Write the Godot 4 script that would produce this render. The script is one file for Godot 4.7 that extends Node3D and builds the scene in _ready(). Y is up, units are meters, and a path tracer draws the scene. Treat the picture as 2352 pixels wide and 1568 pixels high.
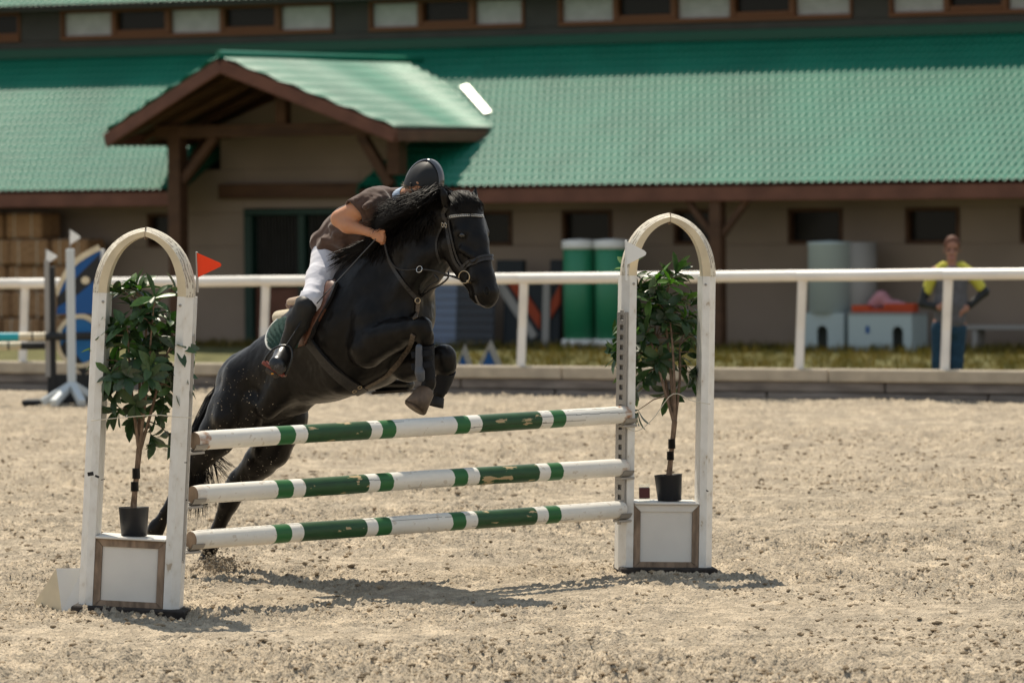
extends Node3D
# A black horse and its rider jumping a green and white fence on a sand arena, a green-roofed stable behind.
# Units are metres. The camera stands 1.98 m above the sand and looks along -z; spot() gives the point that lies at
# a given distance behind a given place of a 2352 x 1568 picture, a convenience for laying the place out.

const F := 12570.0
const EYE := Vector3(0, 1.98, 0)
var look := Basis()
var rng := RandomNumberGenerator.new()
var used := {}
var M := {}
var horse: Field
var SUN_TRAVEL := Vector3(0.35, -1.85, 1.1)

# the stable's own axes: along its front, out of its front, and a point on its foot
const BE := Vector3(0.8536, 0, 0.521)
const BN := Vector3(-0.521, 0, 0.8536)
const BO := Vector3(0, -0.2, -79.43)
const KO := Vector3(0, 0, -54.687)


class Field:
	var pa := PackedVector3Array()
	var pba := PackedVector3Array()
	var inv := PackedFloat32Array()
	var r0 := PackedFloat32Array()
	var dr := PackedFloat32Array()
	var kk := PackedFloat32Array()
	var qq := PackedFloat32Array()
	var all := PackedInt32Array()
	var lo := Vector3(1e6, 1e6, 1e6)
	var hi := Vector3(-1e6, -1e6, -1e6)
	var side := Vector3(-0.69, 0, 0.72).normalized()

	func add(a: Vector3, b: Vector3, ra: float, rb: float, k := 0.02, q := 1.0) -> void:
		var ba := b - a
		if q != 1.0:
			ba += side * (ba.dot(side) * (1.0 / q - 1.0))
		pa.append(a)
		pba.append(ba)
		inv.append(1.0 / maxf(ba.dot(ba), 1e-9))
		r0.append(ra)
		dr.append(rb - ra)
		kk.append(k)
		qq.append(q)
		all.append(all.size())
		var m := maxf(ra, rb) * maxf(q, 1.0) + 0.02
		lo = lo.min(a - Vector3(m, m, m)).min(b - Vector3(m, m, m))
		hi = hi.max(a + Vector3(m, m, m)).max(b + Vector3(m, m, m))

	func one(i: int, p: Vector3) -> float:
		var v := p - pa[i]
		var q := qq[i]
		if q != 1.0:
			v += side * (v.dot(side) * (1.0 / q - 1.0))
		var h := clampf(v.dot(pba[i]) * inv[i], 0.0, 1.0)
		return (v - pba[i] * h).length() - r0[i] - dr[i] * h

	func dist(p: Vector3, list: PackedInt32Array) -> float:
		var d := 1000.0
		for i in list:
			var v := p - pa[i]
			var q := qq[i]
			if q != 1.0:
				v += side * (v.dot(side) * (1.0 / q - 1.0))
			var h := clampf(v.dot(pba[i]) * inv[i], 0.0, 1.0)
			var e := (v - pba[i] * h).length() - r0[i] - dr[i] * h
			var k := kk[i]
			var g := k - absf(d - e)
			d = minf(d, e)
			if g > 0.0:
				d -= g * g * 0.25 / k
		return d

	func grad(p: Vector3) -> Vector3:
		var e := 0.004
		var v := Vector3(dist(p + Vector3(e, 0, 0), all) - dist(p - Vector3(e, 0, 0), all), dist(p + Vector3(0, e, 0), all) - dist(p - Vector3(0, e, 0), all), dist(p + Vector3(0, 0, e), all) - dist(p - Vector3(0, 0, e), all))
		return v.normalized()

	func snap(p: Vector3) -> Vector3:
		for i in 5:
			p -= grad(p) * dist(p, all) * 0.9
		return p

	func mesh(cell: float) -> ArrayMesh:
		var n := 8
		var bs := cell * n
		var nb := Vector3i(((hi - lo) / bs).ceil()) + Vector3i.ONE
		var nx := nb.x * n + 2
		var ny := nb.y * n + 2
		var half := bs * 0.8661
		var at := {}
		var verts := PackedVector3Array()
		var crossing := PackedInt64Array()
		var s := PackedFloat32Array()
		s.resize(729)
		for bz in nb.z:
			for by in nb.y:
				for bx in nb.x:
					var o := lo + Vector3(bx, by, bz) * bs
					var c := o + Vector3(bs, bs, bs) * 0.5
					var best := 1000.0
					var near := PackedFloat32Array()
					near.resize(all.size())
					for i in all.size():
						near[i] = one(i, c)
						best = minf(best, near[i])
					if best > half * 1.7 + 0.01:
						continue
					var list := PackedInt32Array()
					for i in all.size():
						if near[i] < maxf(best, -0.3) + half * 3.2 + kk[i]:
							list.append(i)
					if dist(c, list) < -half * 1.7 - 0.02:
						continue
					var plus := false
					var minus := false
					var w := 0
					for k in 9:
						for j in 9:
							for i in 9:
								var d := dist(o + Vector3(i, j, k) * cell, list)
								s[w] = d
								w += 1
								if d < 0.0:
									minus = true
								else:
									plus = true
					if not (plus and minus):
						continue
					for k in n:
						for j in n:
							for i in n:
								var b := i + j * 9 + k * 81
								var m := 0
								var s0 := s[b]
								var s1 := s[b + 1]
								var s2 := s[b + 9]
								var s3 := s[b + 10]
								var s4 := s[b + 81]
								var s5 := s[b + 82]
								var s6 := s[b + 90]
								var s7 := s[b + 91]
								m = int(s0 < 0) + int(s1 < 0) + int(s2 < 0) + int(s3 < 0) + int(s4 < 0) + int(s5 < 0) + int(s6 < 0) + int(s7 < 0)
								if m == 0 or m == 8:
									continue
								var gx := bx * n + i
								var gy := by * n + j
								var gz := bz * n + k
								var key := gx + nx * (gy + ny * gz)
								var sum := Vector3.ZERO
								var cnt := 0
								var sv := [s0, s1, s2, s3, s4, s5, s6, s7]
								for e in [[0, 1], [2, 3], [4, 5], [6, 7], [0, 2], [1, 3], [4, 6], [5, 7], [0, 4], [1, 5], [2, 6], [3, 7]]:
									var u: float = sv[e[0]]
									var v: float = sv[e[1]]
									if (u < 0) != (v < 0):
										var t := u / (u - v)
										var c0 := Vector3(e[0] & 1, (e[0] >> 1) & 1, e[0] >> 2)
										var c1 := Vector3(e[1] & 1, (e[1] >> 1) & 1, e[1] >> 2)
										sum += c0.lerp(c1, t)
										cnt += 1
								at[key] = verts.size()
								verts.append(o + (Vector3(i, j, k) + sum / cnt) * cell)
								if (s0 < 0) != (s1 < 0):
									crossing.append(key * 8 + 0 + int(s0 < 0))
								if (s0 < 0) != (s2 < 0):
									crossing.append(key * 8 + 2 + int(s0 < 0))
								if (s0 < 0) != (s4 < 0):
									crossing.append(key * 8 + 4 + int(s0 < 0))
		var nrm := PackedVector3Array()
		nrm.resize(verts.size())
		var idx := PackedInt32Array()
		var step := [1, nx, nx * ny]
		for code in crossing:
			var key := code >> 3
			var ax := (code & 7) >> 1
			var flip := (code & 1) == 1
			var u: int = step[(ax + 1) % 3]
			var v: int = step[(ax + 2) % 3]
			var a: int = at.get(key - u - v, -1)
			var b: int = at.get(key - v, -1)
			var c: int = at.get(key, -1)
			var d: int = at.get(key - u, -1)
			if a < 0 or b < 0 or c < 0 or d < 0:
				continue
			var q := [a, b, c, d] if not flip else [a, d, c, b]
			idx.append_array(PackedInt32Array([q[0], q[1], q[2], q[0], q[2], q[3]]))
			var fn := (verts[q[2]] - verts[q[0]]).cross(verts[q[1]] - verts[q[0]]) + (verts[q[3]] - verts[q[0]]).cross(verts[q[2]] - verts[q[0]])
			for z in q:
				nrm[z] += fn
		for i in nrm.size():
			nrm[i] = nrm[i].normalized()
		var arr := []
		arr.resize(Mesh.ARRAY_MAX)
		arr[Mesh.ARRAY_VERTEX] = verts
		arr[Mesh.ARRAY_NORMAL] = nrm
		arr[Mesh.ARRAY_INDEX] = idx
		var out := ArrayMesh.new()
		if verts.size():
			out.add_surface_from_arrays(Mesh.PRIMITIVE_TRIANGLES, arr)
		return out


# ---------------------------------------------------------------- helpers
func spot(px: float, py: float, depth: float) -> Vector3:
	var d := look * Vector3((px - 1176.0) / F, -(py - 784.0) / F, -1.0)
	return EYE + d * (depth / -d.z)


func cap(f: Field, x1: float, y1: float, d1: float, r1: float, x2: float, y2: float, d2: float, r2: float, k := 0.03, q := 1.0) -> void:
	f.add(spot(x1, y1, d1), spot(x2, y2, d2), r1 * d1 / F, r2 * d2 / F, k, q)


func hit(f: Field, px: float, py: float) -> Vector3:
	var d := (look * Vector3((px - 1176.0) / F, -(py - 784.0) / F, -1.0)).normalized()
	var t := 26.3
	for i in 70:
		var e := f.dist(EYE + d * t, f.all)
		if e < 0.0008:
			break
		t += e * 0.75
		if t > 30.5:
			break
	if t > 30.4:
		return Vector3.INF
	return EYE + d * t


func bp(x: float, y: float, z: float) -> Vector3:
	return BO + BE * x + Vector3(0, y, 0) + BN * z


func numbered(called: String) -> String:
	var n: int = used.get(called, 0)
	used[called] = n + 1
	return called if n == 0 else "%s_%03d" % [called, n]


func tag(o: Node, label: String, category: String, group := "", kind := "") -> void:
	if label: o.set_meta("label", label)
	if category: o.set_meta("category", category)
	if group: o.set_meta("group", group)
	if kind: o.set_meta("kind", kind)


func thing(called: String, label: String, category: String, at := Vector3.ZERO, group := "") -> Node3D:
	var o := Node3D.new()
	o.name = numbered(called)
	add_child(o)
	o.position = at
	tag(o, label, category, group)
	return o


func put(called: String, mesh: Mesh, m: Material, parent: Node = null, world := true) -> MeshInstance3D:
	var o := MeshInstance3D.new()
	o.mesh = mesh
	o.material_override = m
	if parent == null:
		o.name = numbered(called)
		add_child(o)
	else:
		o.name = called
		parent.add_child(o, true)
		if world and is_inside_tree():
			o.global_transform = Transform3D()
	return o


func begin() -> SurfaceTool:
	var st := SurfaceTool.new()
	st.begin(Mesh.PRIMITIVE_TRIANGLES)
	return st


func done(st: SurfaceTool) -> ArrayMesh:
	st.generate_normals()
	return st.commit()


func tri(st: SurfaceTool, a: Vector3, b: Vector3, c: Vector3) -> void:
	st.add_vertex(a); st.add_vertex(b); st.add_vertex(c)


func quad(st: SurfaceTool, a: Vector3, b: Vector3, c: Vector3, d: Vector3) -> void:
	tri(st, a, b, c); tri(st, a, c, d)


# box with chamfered vertical and horizontal edges (26 faces), given by centre, size and basis
func bevel_box(st: SurfaceTool, c: Vector3, size: Vector3, bev := 0.006, bas := Basis()) -> void:
	st.set_smooth_group(-1)
	var h := size * 0.5
	var v := minf(bev, minf(h.x, minf(h.y, h.z)) * 0.6)
	var p := func(x: float, y: float, z: float) -> Vector3: return c + bas * Vector3(x, y, z)
	for s in [-1.0, 1.0]:
		_face(st, p.call(s * h.x, -h.y + v, -h.z + v), p.call(s * h.x, h.y - v, -h.z + v), p.call(s * h.x, h.y - v, h.z - v), p.call(s * h.x, -h.y + v, h.z - v), c)
		_face(st, p.call(-h.x + v, s * h.y, -h.z + v), p.call(h.x - v, s * h.y, -h.z + v), p.call(h.x - v, s * h.y, h.z - v), p.call(-h.x + v, s * h.y, h.z - v), c)
		_face(st, p.call(-h.x + v, -h.y + v, s * h.z), p.call(h.x - v, -h.y + v, s * h.z), p.call(h.x - v, h.y - v, s * h.z), p.call(-h.x + v, h.y - v, s * h.z), c)
		for t in [-1.0, 1.0]:
			_face(st, p.call(s * h.x, t * (h.y - v), -h.z + v), p.call(s * h.x, t * (h.y - v), h.z - v), p.call(s * (h.x - v), t * h.y, h.z - v), p.call(s * (h.x - v), t * h.y, -h.z + v), c)
			_face(st, p.call(s * h.x, -h.y + v, t * (h.z - v)), p.call(s * h.x, h.y - v, t * (h.z - v)), p.call(s * (h.x - v), h.y - v, t * h.z), p.call(s * (h.x - v), -h.y + v, t * h.z), c)
			_face(st, p.call(-h.x + v, s * h.y, t * (h.z - v)), p.call(h.x - v, s * h.y, t * (h.z - v)), p.call(h.x - v, s * (h.y - v), t * h.z), p.call(-h.x + v, s * (h.y - v), t * h.z), c)
			for u in [-1.0, 1.0]:
				var q0: Vector3 = p.call(s * h.x, t * (h.y - v), u * (h.z - v))
				var q1: Vector3 = p.call(s * (h.x - v), t * h.y, u * (h.z - v))
				var q2: Vector3 = p.call(s * (h.x - v), t * (h.y - v), u * h.z)
				if (q2 - q0).cross(q1 - q0).dot(q0 - c) < 0:
					tri(st, q0, q2, q1)
				else:
					tri(st, q0, q1, q2)


func _face(st: SurfaceTool, a: Vector3, b: Vector3, c: Vector3, d: Vector3, inside: Vector3) -> void:
	if (c - a).cross(b - a).dot((a + c) * 0.5 - inside) < 0:
		quad(st, a, d, c, b)
	else:
		quad(st, a, b, c, d)


func box_mesh(size: Vector3, bev := 0.006) -> ArrayMesh:
	var st := begin()
	bevel_box(st, Vector3.ZERO, size, bev)
	return done(st)


# a smooth tube through points, radius per point
func tube(st: SurfaceTool, pts: PackedVector3Array, rad: PackedFloat32Array, sides := 8, caps := true) -> void:
	st.set_smooth_group(0)
	var rings := []
	var up := Vector3.UP
	for i in pts.size():
		var t := (pts[mini(i + 1, pts.size() - 1)] - pts[maxi(i - 1, 0)]).normalized()
		var a := t.cross(up)
		if a.length() < 0.2:
			a = t.cross(Vector3.RIGHT)
		a = a.normalized()
		var b := t.cross(a).normalized()
		up = b * (-1.0 if b.dot(up) < 0 else 1.0)
		var ring := PackedVector3Array()
		for j in sides:
			var w := TAU * j / sides
			ring.append(pts[i] + (a * cos(w) + up * sin(w)) * rad[mini(i, rad.size() - 1)])
		rings.append(ring)
	for i in rings.size() - 1:
		for j in sides:
			var k := (j + 1) % sides
			quad(st, rings[i][j], rings[i][k], rings[i + 1][k], rings[i + 1][j])
	if caps:
		st.set_smooth_group(-1)
		for j in range(1, sides - 1):
			tri(st, rings[0][0], rings[0][j + 1], rings[0][j])
			var e: PackedVector3Array = rings[-1]
			tri(st, e[0], e[j], e[j + 1])


func bar(a: Vector3, b: Vector3, ra: float, rb := -1.0, sides := 10) -> ArrayMesh:
	var st := begin()
	tube(st, PackedVector3Array([a, b]), PackedFloat32Array([ra, rb if rb > 0 else ra]), sides)
	return done(st)


func beam(a: Vector3, b: Vector3, w: float, h: float, bev := 0.01, up := Vector3.UP) -> ArrayMesh:
	var st := begin()
	var t := (b - a).normalized()
	var s := t.cross(up).normalized()
	if t.cross(up).length() < 0.1:
		s = BE
	var u := s.cross(t).normalized()
	bevel_box(st, (a + b) * 0.5, Vector3((b - a).length(), h, w), bev, Basis(t, u, s))
	return done(st)


# polygon (x, z) extruded from y0 to y1
func prism(st: SurfaceTool, poly: PackedVector2Array, y0: float, y1: float, xf := Transform3D()) -> void:
	st.set_smooth_group(-1)
	var c := Vector2.ZERO
	for p in poly:
		c += p / poly.size()
	var mid := xf * Vector3(c.x, (y0 + y1) * 0.5, c.y)
	for i in poly.size():
		var p := poly[i]
		var q := poly[(i + 1) % poly.size()]
		_face(st, xf * Vector3(p.x, y0, p.y), xf * Vector3(p.x, y1, p.y), xf * Vector3(q.x, y1, q.y), xf * Vector3(q.x, y0, q.y), mid)
	var t := Geometry2D.triangulate_polygon(poly)
	for i in range(0, t.size(), 3):
		for y in [y0, y1]:
			var a := xf * Vector3(poly[t[i]].x, y, poly[t[i]].y)
			var b := xf * Vector3(poly[t[i + 1]].x, y, poly[t[i + 1]].y)
			var d := xf * Vector3(poly[t[i + 2]].x, y, poly[t[i + 2]].y)
			if (d - a).cross(b - a).dot(a - mid) < 0:
				tri(st, a, d, b)
			else:
				tri(st, a, b, d)


# outline in the x-y plane with thickness along z
func plate(poly: PackedVector2Array, thick: float) -> ArrayMesh:
	var st := begin()
	prism(st, poly, -thick * 0.5, thick * 0.5, Transform3D(Basis(Vector3.RIGHT, Vector3.BACK, Vector3.UP), Vector3.ZERO))
	return done(st)


func lathe(profile: PackedVector2Array, sides := 24) -> ArrayMesh:
	var st := begin()
	st.set_smooth_group(1)
	for i in profile.size() - 1:
		for j in sides:
			var a := TAU * j / sides
			var b := TAU * (j + 1) / sides
			var p := profile[i]
			var q := profile[i + 1]
			quad(st, Vector3(cos(a) * p.x, p.y, sin(a) * p.x), Vector3(cos(b) * p.x, p.y, sin(b) * p.x), Vector3(cos(b) * q.x, q.y, sin(b) * q.x), Vector3(cos(a) * q.x, q.y, sin(a) * q.x))
	return done(st)


func ring_mesh(r: float, t: float, n := 20) -> ArrayMesh:
	var m := TorusMesh.new()
	m.inner_radius = r - t
	m.outer_radius = r + t
	m.rings = n
	m.ring_segments = 8
	var a := ArrayMesh.new()
	a.add_surface_from_arrays(Mesh.PRIMITIVE_TRIANGLES, m.get_mesh_arrays())
	return a


# a strap of given width and thickness along points with surface normals
func strap(pts: PackedVector3Array, nor: PackedVector3Array, width: float, thick := 0.005) -> ArrayMesh:
	var st := begin()
	st.set_smooth_group(-1)
	var rings := []
	for i in pts.size():
		var t := (pts[mini(i + 1, pts.size() - 1)] - pts[maxi(i - 1, 0)]).normalized()
		var n := (nor[i] - t * nor[i].dot(t)).normalized()
		var b := t.cross(n) * width * 0.5
		rings.append([pts[i] + b, pts[i] + b + n * thick, pts[i] - b + n * thick, pts[i] - b])
	for i in rings.size() - 1:
		for j in 4:
			var k := (j + 1) % 4
			quad(st, rings[i][j], rings[i][k], rings[i + 1][k], rings[i + 1][j])
	quad(st, rings[0][0], rings[0][3], rings[0][2], rings[0][1])
	var e: Array = rings[-1]
	quad(st, e[0], e[1], e[2], e[3])
	return done(st)


func curve(pts: Array, n: int) -> PackedVector3Array:
	var c := Curve3D.new()
	for i in pts.size():
		var a: Vector3 = pts[maxi(i - 1, 0)]
		var b: Vector3 = pts[mini(i + 1, pts.size() - 1)]
		c.add_point(pts[i], -(b - a) / 6.0, (b - a) / 6.0)
	var out := PackedVector3Array()
	for i in n:
		var v := float(i) / (n - 1) * (pts.size() - 1)
		var w := mini(int(v), pts.size() - 2)
		out.append(c.sample(w, v - w))
	return out


# a strap lying on the horse along a path of picture places
func strap_on(path: Array, width: float, thick := 0.005, n := 20, lift := 0.001) -> ArrayMesh:
	var flat := []
	for p in path:
		flat.append(Vector3(p[0], p[1], 0))
	var pts := PackedVector3Array()
	var nor := PackedVector3Array()
	for q in curve(flat, n):
		var h := hit(horse, q.x, q.y)
		if h == Vector3.INF:
			continue
		var g := horse.grad(h)
		pts.append(h + g * lift)
		nor.append(g)
	return strap(pts, nor, width, thick)


# a thick sheet on the horse between two edges given row by row: [[xl, yl, xr, yr], ...]
func patch_on(rows: Array, lift: float, thick: float, nr := 10, nc := 8, puff := 0.0) -> ArrayMesh:
	var L := []
	var R := []
	for r in rows:
		L.append(Vector3(r[0], r[1], 0))
		R.append(Vector3(r[2], r[3], 0))
	var a := curve(L, nr)
	var b := curve(R, nr)
	var top := []
	var low := []
	for i in nr:
		var rt := PackedVector3Array()
		var rl := PackedVector3Array()
		for j in nc:
			var q := a[i].lerp(b[i], float(j) / (nc - 1))
			var h := hit(horse, q.x, q.y)
			if h == Vector3.INF:
				h = horse.snap(spot(q.x, q.y, 28.6))
			var g := horse.grad(h)
			var bump := puff * absf(sin((i + j) * 0.9)) * absf(sin((i - j) * 0.9))
			var edge := 0.0 if (i == 0 or j == 0 or i == nr - 1 or j == nc - 1) else 1.0
			rl.append(h + g * lift * 0.3)
			rt.append(h + g * (lift + thick * (0.4 + 0.6 * edge) + bump * edge))
		top.append(rt)
		low.append(rl)
	var st := begin()
	st.set_smooth_group(1)
	for i in nr - 1:
		for j in nc - 1:
			quad(st, top[i][j], top[i][j + 1], top[i + 1][j + 1], top[i + 1][j])
	st.set_smooth_group(-1)
	for i in nr - 1:
		quad(st, top[i][0], top[i + 1][0], low[i + 1][0], low[i][0])
		quad(st, top[i][nc - 1], low[i][nc - 1], low[i + 1][nc - 1], top[i + 1][nc - 1])
	for j in nc - 1:
		quad(st, top[0][j], low[0][j], low[0][j + 1], top[0][j + 1])
		quad(st, top[nr - 1][j], top[nr - 1][j + 1], low[nr - 1][j + 1], low[nr - 1][j])
	return done(st)


# cloth folds, muscle and other small unevenness: moves a mesh's points along their normals
func rumple(m: ArrayMesh, amp: float, freq: float, sd: int, along := Vector3.ZERO, ridged := true) -> ArrayMesh:
	if m.get_surface_count() == 0:
		return m
	var n := FastNoiseLite.new()
	n.seed = sd
	n.frequency = freq
	n.fractal_octaves = 3
	var arr := m.surface_get_arrays(0)
	var v: PackedVector3Array = arr[Mesh.ARRAY_VERTEX]
	var nr: PackedVector3Array = arr[Mesh.ARRAY_NORMAL]
	var idx: PackedInt32Array = arr[Mesh.ARRAY_INDEX]
	var sgn := 1.0
	for i in v.size():
		var p := v[i]
		p -= along * p.dot(along) * 0.7
		var k := n.get_noise_3dv(p)
		v[i] += nr[i] * amp * sgn * ((1.0 - 3.0 * absf(k)) if ridged else k)
	var out := PackedVector3Array()
	out.resize(v.size())
	for i in range(0, idx.size(), 3):
		var q := (v[idx[i + 2]] - v[idx[i]]).cross(v[idx[i + 1]] - v[idx[i]])
		out[idx[i]] += q; out[idx[i + 1]] += q; out[idx[i + 2]] += q
	for i in out.size():
		out[i] = out[i].normalized()
	arr[Mesh.ARRAY_VERTEX] = v
	arr[Mesh.ARRAY_NORMAL] = out
	var am := ArrayMesh.new()
	am.add_surface_from_arrays(Mesh.PRIMITIVE_TRIANGLES, arr)
	return am


# ---------------------------------------------------------------- materials
func lin(r: float, g: float, b: float) -> Color:
	return Color(r, g, b).linear_to_srgb()


func plain(r: float, g: float, b: float, rough := 0.7, spec := 0.4) -> StandardMaterial3D:
	var m := StandardMaterial3D.new()
	m.albedo_color = lin(r, g, b)
	m.roughness = rough
	m.metallic_specular = spec
	return m


func noise_tex(freq: float, seed_: int, ramp: Array, size := 256, kind := FastNoiseLite.TYPE_SIMPLEX_SMOOTH, octaves := 4) -> NoiseTexture2D:
	var n := FastNoiseLite.new()
	n.seed = seed_
	n.noise_type = kind
	n.frequency = freq
	n.fractal_octaves = octaves
	var t := NoiseTexture2D.new()
	t.width = size
	t.height = size
	t.seamless = true
	t.noise = n
	if ramp:
		var g := Gradient.new()
		var offs := PackedFloat32Array()
		var cols := PackedColorArray()
		for r in ramp:
			offs.append(r[0])
			cols.append(lin(r[1], r[2], r[3]))
		g.offsets = offs
		g.colors = cols
		t.color_ramp = g
	return t


# a surface whose colour wanders round a base colour; scale is repeats per metre
func grainy(r: float, g: float, b: float, vary: float, scale: float, rough := 0.75, spec := 0.4, freq := 0.02, stretch := Vector3.ONE, relief := 0.0) -> StandardMaterial3D:
	var m := StandardMaterial3D.new()
	var lo := 1.0 - vary
	var hi := 1.0 + vary
	m.albedo_texture = noise_tex(freq, rng.randi_range(1, 9999), [[0.2, r * lo, g * lo, b * lo], [0.5, r, g, b], [0.8, r * hi, g * hi, b * hi]])
	m.roughness = rough
	m.metallic_specular = spec
	m.uv1_triplanar = true
	m.uv1_world_triplanar = true
	m.uv1_scale = stretch * scale
	if relief > 0.0:
		m.heightmap_enabled = true
		m.heightmap_texture = noise_tex(freq * 2.0, rng.randi_range(1, 9999), [])
		m.heightmap_scale = relief
	return m


# ---------------------------------------------------------------- the place
func _ready() -> void:
	rng.seed = 11
	look = Basis(Vector3.RIGHT, -atan(334.0 / F)) * Basis(Vector3.BACK, -0.0097)
	var cam := Camera3D.new()
	cam.name = "camera"
	add_child(cam)
	cam.transform = Transform3D(look, EYE)
	var lens := CameraAttributesPhysical.new()
	lens.frustum_focal_length = 193.0
	lens.frustum_focus_distance = 27.3
	lens.frustum_near = 0.5
	lens.frustum_far = 2000.0
	lens.exposure_aperture = 4.8
	cam.attributes = lens
	cam.fov = rad_to_deg(2.0 * atan(784.0 / F))
	cam.near = 0.5
	cam.far = 2000.0
	cam.current = true

	var env := Environment.new()
	env.background_mode = Environment.BG_SKY
	var sky := Sky.new()
	var sm := ProceduralSkyMaterial.new()
	sm.sky_top_color = Color(0.60, 0.67, 0.75)
	sm.sky_horizon_color = Color(0.88, 0.87, 0.845)
	sm.sky_curve = 0.25
	sm.ground_bottom_color = Color(0.55, 0.51, 0.45)
	sm.ground_horizon_color = Color(0.66, 0.64, 0.6)
	sm.sky_energy_multiplier = 0.95
	sm.sun_angle_max = 0.0
	sky.sky_material = sm
	env.sky = sky
	env.tonemap_mode = Environment.TONE_MAPPER_LINEAR
	env.tonemap_exposure = 1.3
	env.sdfgi_enabled = true
	env.ssao_enabled = true
	env.ssil_enabled = true
	var we := WorldEnvironment.new()
	we.name = "environment"
	we.environment = env
	add_child(we)
	var sun := DirectionalLight3D.new()
	sun.name = "sun"
	sun.light_energy = 1.5
	sun.light_color = Color(1.0, 0.955, 0.88)
	sun.light_angular_distance = 0.5
	sun.shadow_enabled = true
	add_child(sun)
	sun.look_at_from_position(Vector3.ZERO, SUN_TRAVEL, Vector3.RIGHT)

	materials()
	build_ground()
	build_kerb_and_fence()
	build_stable()
	build_yard()
	build_far_jump()
	build_person()
	build_jump()
	build_horse()
	build_tack()
	build_rider()
	build_spray()


func materials() -> void:
	M.white = grainy(0.66, 0.635, 0.585, 0.05, 0.9, 0.45, 0.5, 0.012)
	M.white_plain = plain(0.74, 0.73, 0.69, 0.5)
	M.cream = grainy(0.60, 0.51, 0.35, 0.10, 1.3, 0.5, 0.45, 0.015)
	M.weathered = weathered()
	M.frame_wood = grainy(0.24, 0.175, 0.125, 0.35, 2.5, 0.8, 0.3, 0.03, Vector3(1, 0.25, 1), 0.1)
	M.dark_base = grainy(0.035, 0.03, 0.027, 0.4, 2.0, 0.85, 0.3)
	M.pot = grainy(0.018, 0.018, 0.02, 0.15, 3.0, 0.5, 0.4)
	M.bark = grainy(0.21, 0.145, 0.10, 0.4, 6.0, 0.85, 0.3, 0.04, Vector3(1, 0.3, 1), 0.2)
	M.tape = plain(0.012, 0.012, 0.013, 0.5)
	M.metal = plain(0.36, 0.34, 0.31, 0.5, 0.5)
	M.metal.metallic = 0.5
	M.rope = plain(0.62, 0.57, 0.46, 0.9)
	M.red = plain(0.78, 0.07, 0.012, 0.4)
	M.red.backlight_enabled = true
	M.red.backlight = lin(0.5, 0.05, 0.01)
	M.flag_white = plain(0.78, 0.78, 0.75, 0.4)
	M.soil = grainy(0.07, 0.05, 0.035, 0.4, 8.0, 0.95)
	M.concrete = grainy(0.42, 0.36, 0.275, 0.16, 0.7, 0.85, 0.3, 0.02)
	M.sleeper = grainy(0.20, 0.175, 0.155, 0.35, 0.8, 0.9, 0.3, 0.02, Vector3(0.5, 2.0, 0.5))
	M.rail = grainy(0.76, 0.72, 0.65, 0.07, 0.6, 0.35, 0.5, 0.015)
	M.wall = grainy(0.26, 0.205, 0.162, 0.16, 0.12, 0.9, 0.2, 0.015)
	M.roof = grainy(0.008, 0.17, 0.10, 0.16, 0.10, 0.46, 0.46, 0.03, Vector3(1, 0.4, 1))
	M.trim = plain(0.01, 0.075, 0.045, 0.5, 0.4)
	M.beam = grainy(0.085, 0.042, 0.022, 0.3, 0.6, 0.7, 0.4, 0.02, Vector3(0.4, 1, 0.4))
	M.fascia = grainy(0.15, 0.062, 0.04, 0.2, 0.5, 0.65, 0.4, 0.02)
	M.frame_orange = plain(0.16, 0.062, 0.025, 0.6)
	M.glass = plain(0.012, 0.011, 0.009, 0.25, 0.3)
	M.blind = grainy(0.43, 0.43, 0.41, 0.1, 1.0, 0.7)
	M.upper_wall = grainy(0.06, 0.055, 0.048, 0.1, 0.4, 0.85)
	M.door_green = plain(0.012, 0.04, 0.03, 0.5)
	M.door_panel = grainy(0.035, 0.033, 0.03, 0.3, 1.2, 0.6, 0.4, 0.02, Vector3(3, 0.3, 3))
	M.hay = grainy(0.34, 0.20, 0.105, 0.35, 1.6, 0.95, 0.2, 0.03, Vector3(1, 2, 1), 1.0)
	M.skin = plain(0.46, 0.215, 0.115, 0.5, 0.45)
	M.skin.subsurf_scatter_enabled = true
	M.skin.subsurf_scatter_strength = 0.15
	M.coat = grainy(0.0068, 0.0058, 0.0052, 0.35, 3.0, 0.34, 0.28, 0.02)
	M.hair = plain(0.0065, 0.0052, 0.0045, 0.5, 0.26)
	M.hoof = grainy(0.11, 0.075, 0.05, 0.3, 6.0, 0.5, 0.4, 0.012)
	M.hoof_dark = plain(0.02, 0.018, 0.017, 0.6)
	M.leather = grainy(0.018, 0.016, 0.015, 0.3, 10.0, 0.45, 0.45)
	M.leather_brown = grainy(0.12, 0.05, 0.03, 0.35, 10.0, 0.42, 0.5)
	M.leather_tan = grainy(0.40, 0.29, 0.20, 0.15, 10.0, 0.5, 0.45)
	M.strap_tan = grainy(0.10, 0.075, 0.055, 0.4, 9.0, 0.6)
	M.fleece = grainy(0.70, 0.60, 0.43, 0.15, 16.0, 1.0, 0.1, 0.05, Vector3.ONE, 0.4)
	M.fleece.rim_enabled = true
	M.fleece.rim = 0.6
	M.pad_green = grainy(0.022, 0.055, 0.045, 0.2, 14.0, 0.8, 0.3)
	M.piping = plain(0.62, 0.63, 0.60, 0.7)
	M.steel = plain(0.62, 0.6, 0.56, 0.22, 0.5)
	M.steel.metallic = 1.0
	M.brass = plain(0.45, 0.36, 0.24, 0.35, 0.5)
	M.brass.metallic = 0.9
	M.boot_grey = plain(0.06, 0.068, 0.085, 0.45, 0.5)
	M.neoprene = plain(0.011, 0.012, 0.015, 0.7, 0.3)
	M.stirrup_red = plain(0.16, 0.025, 0.012, 0.35, 0.5)
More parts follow.
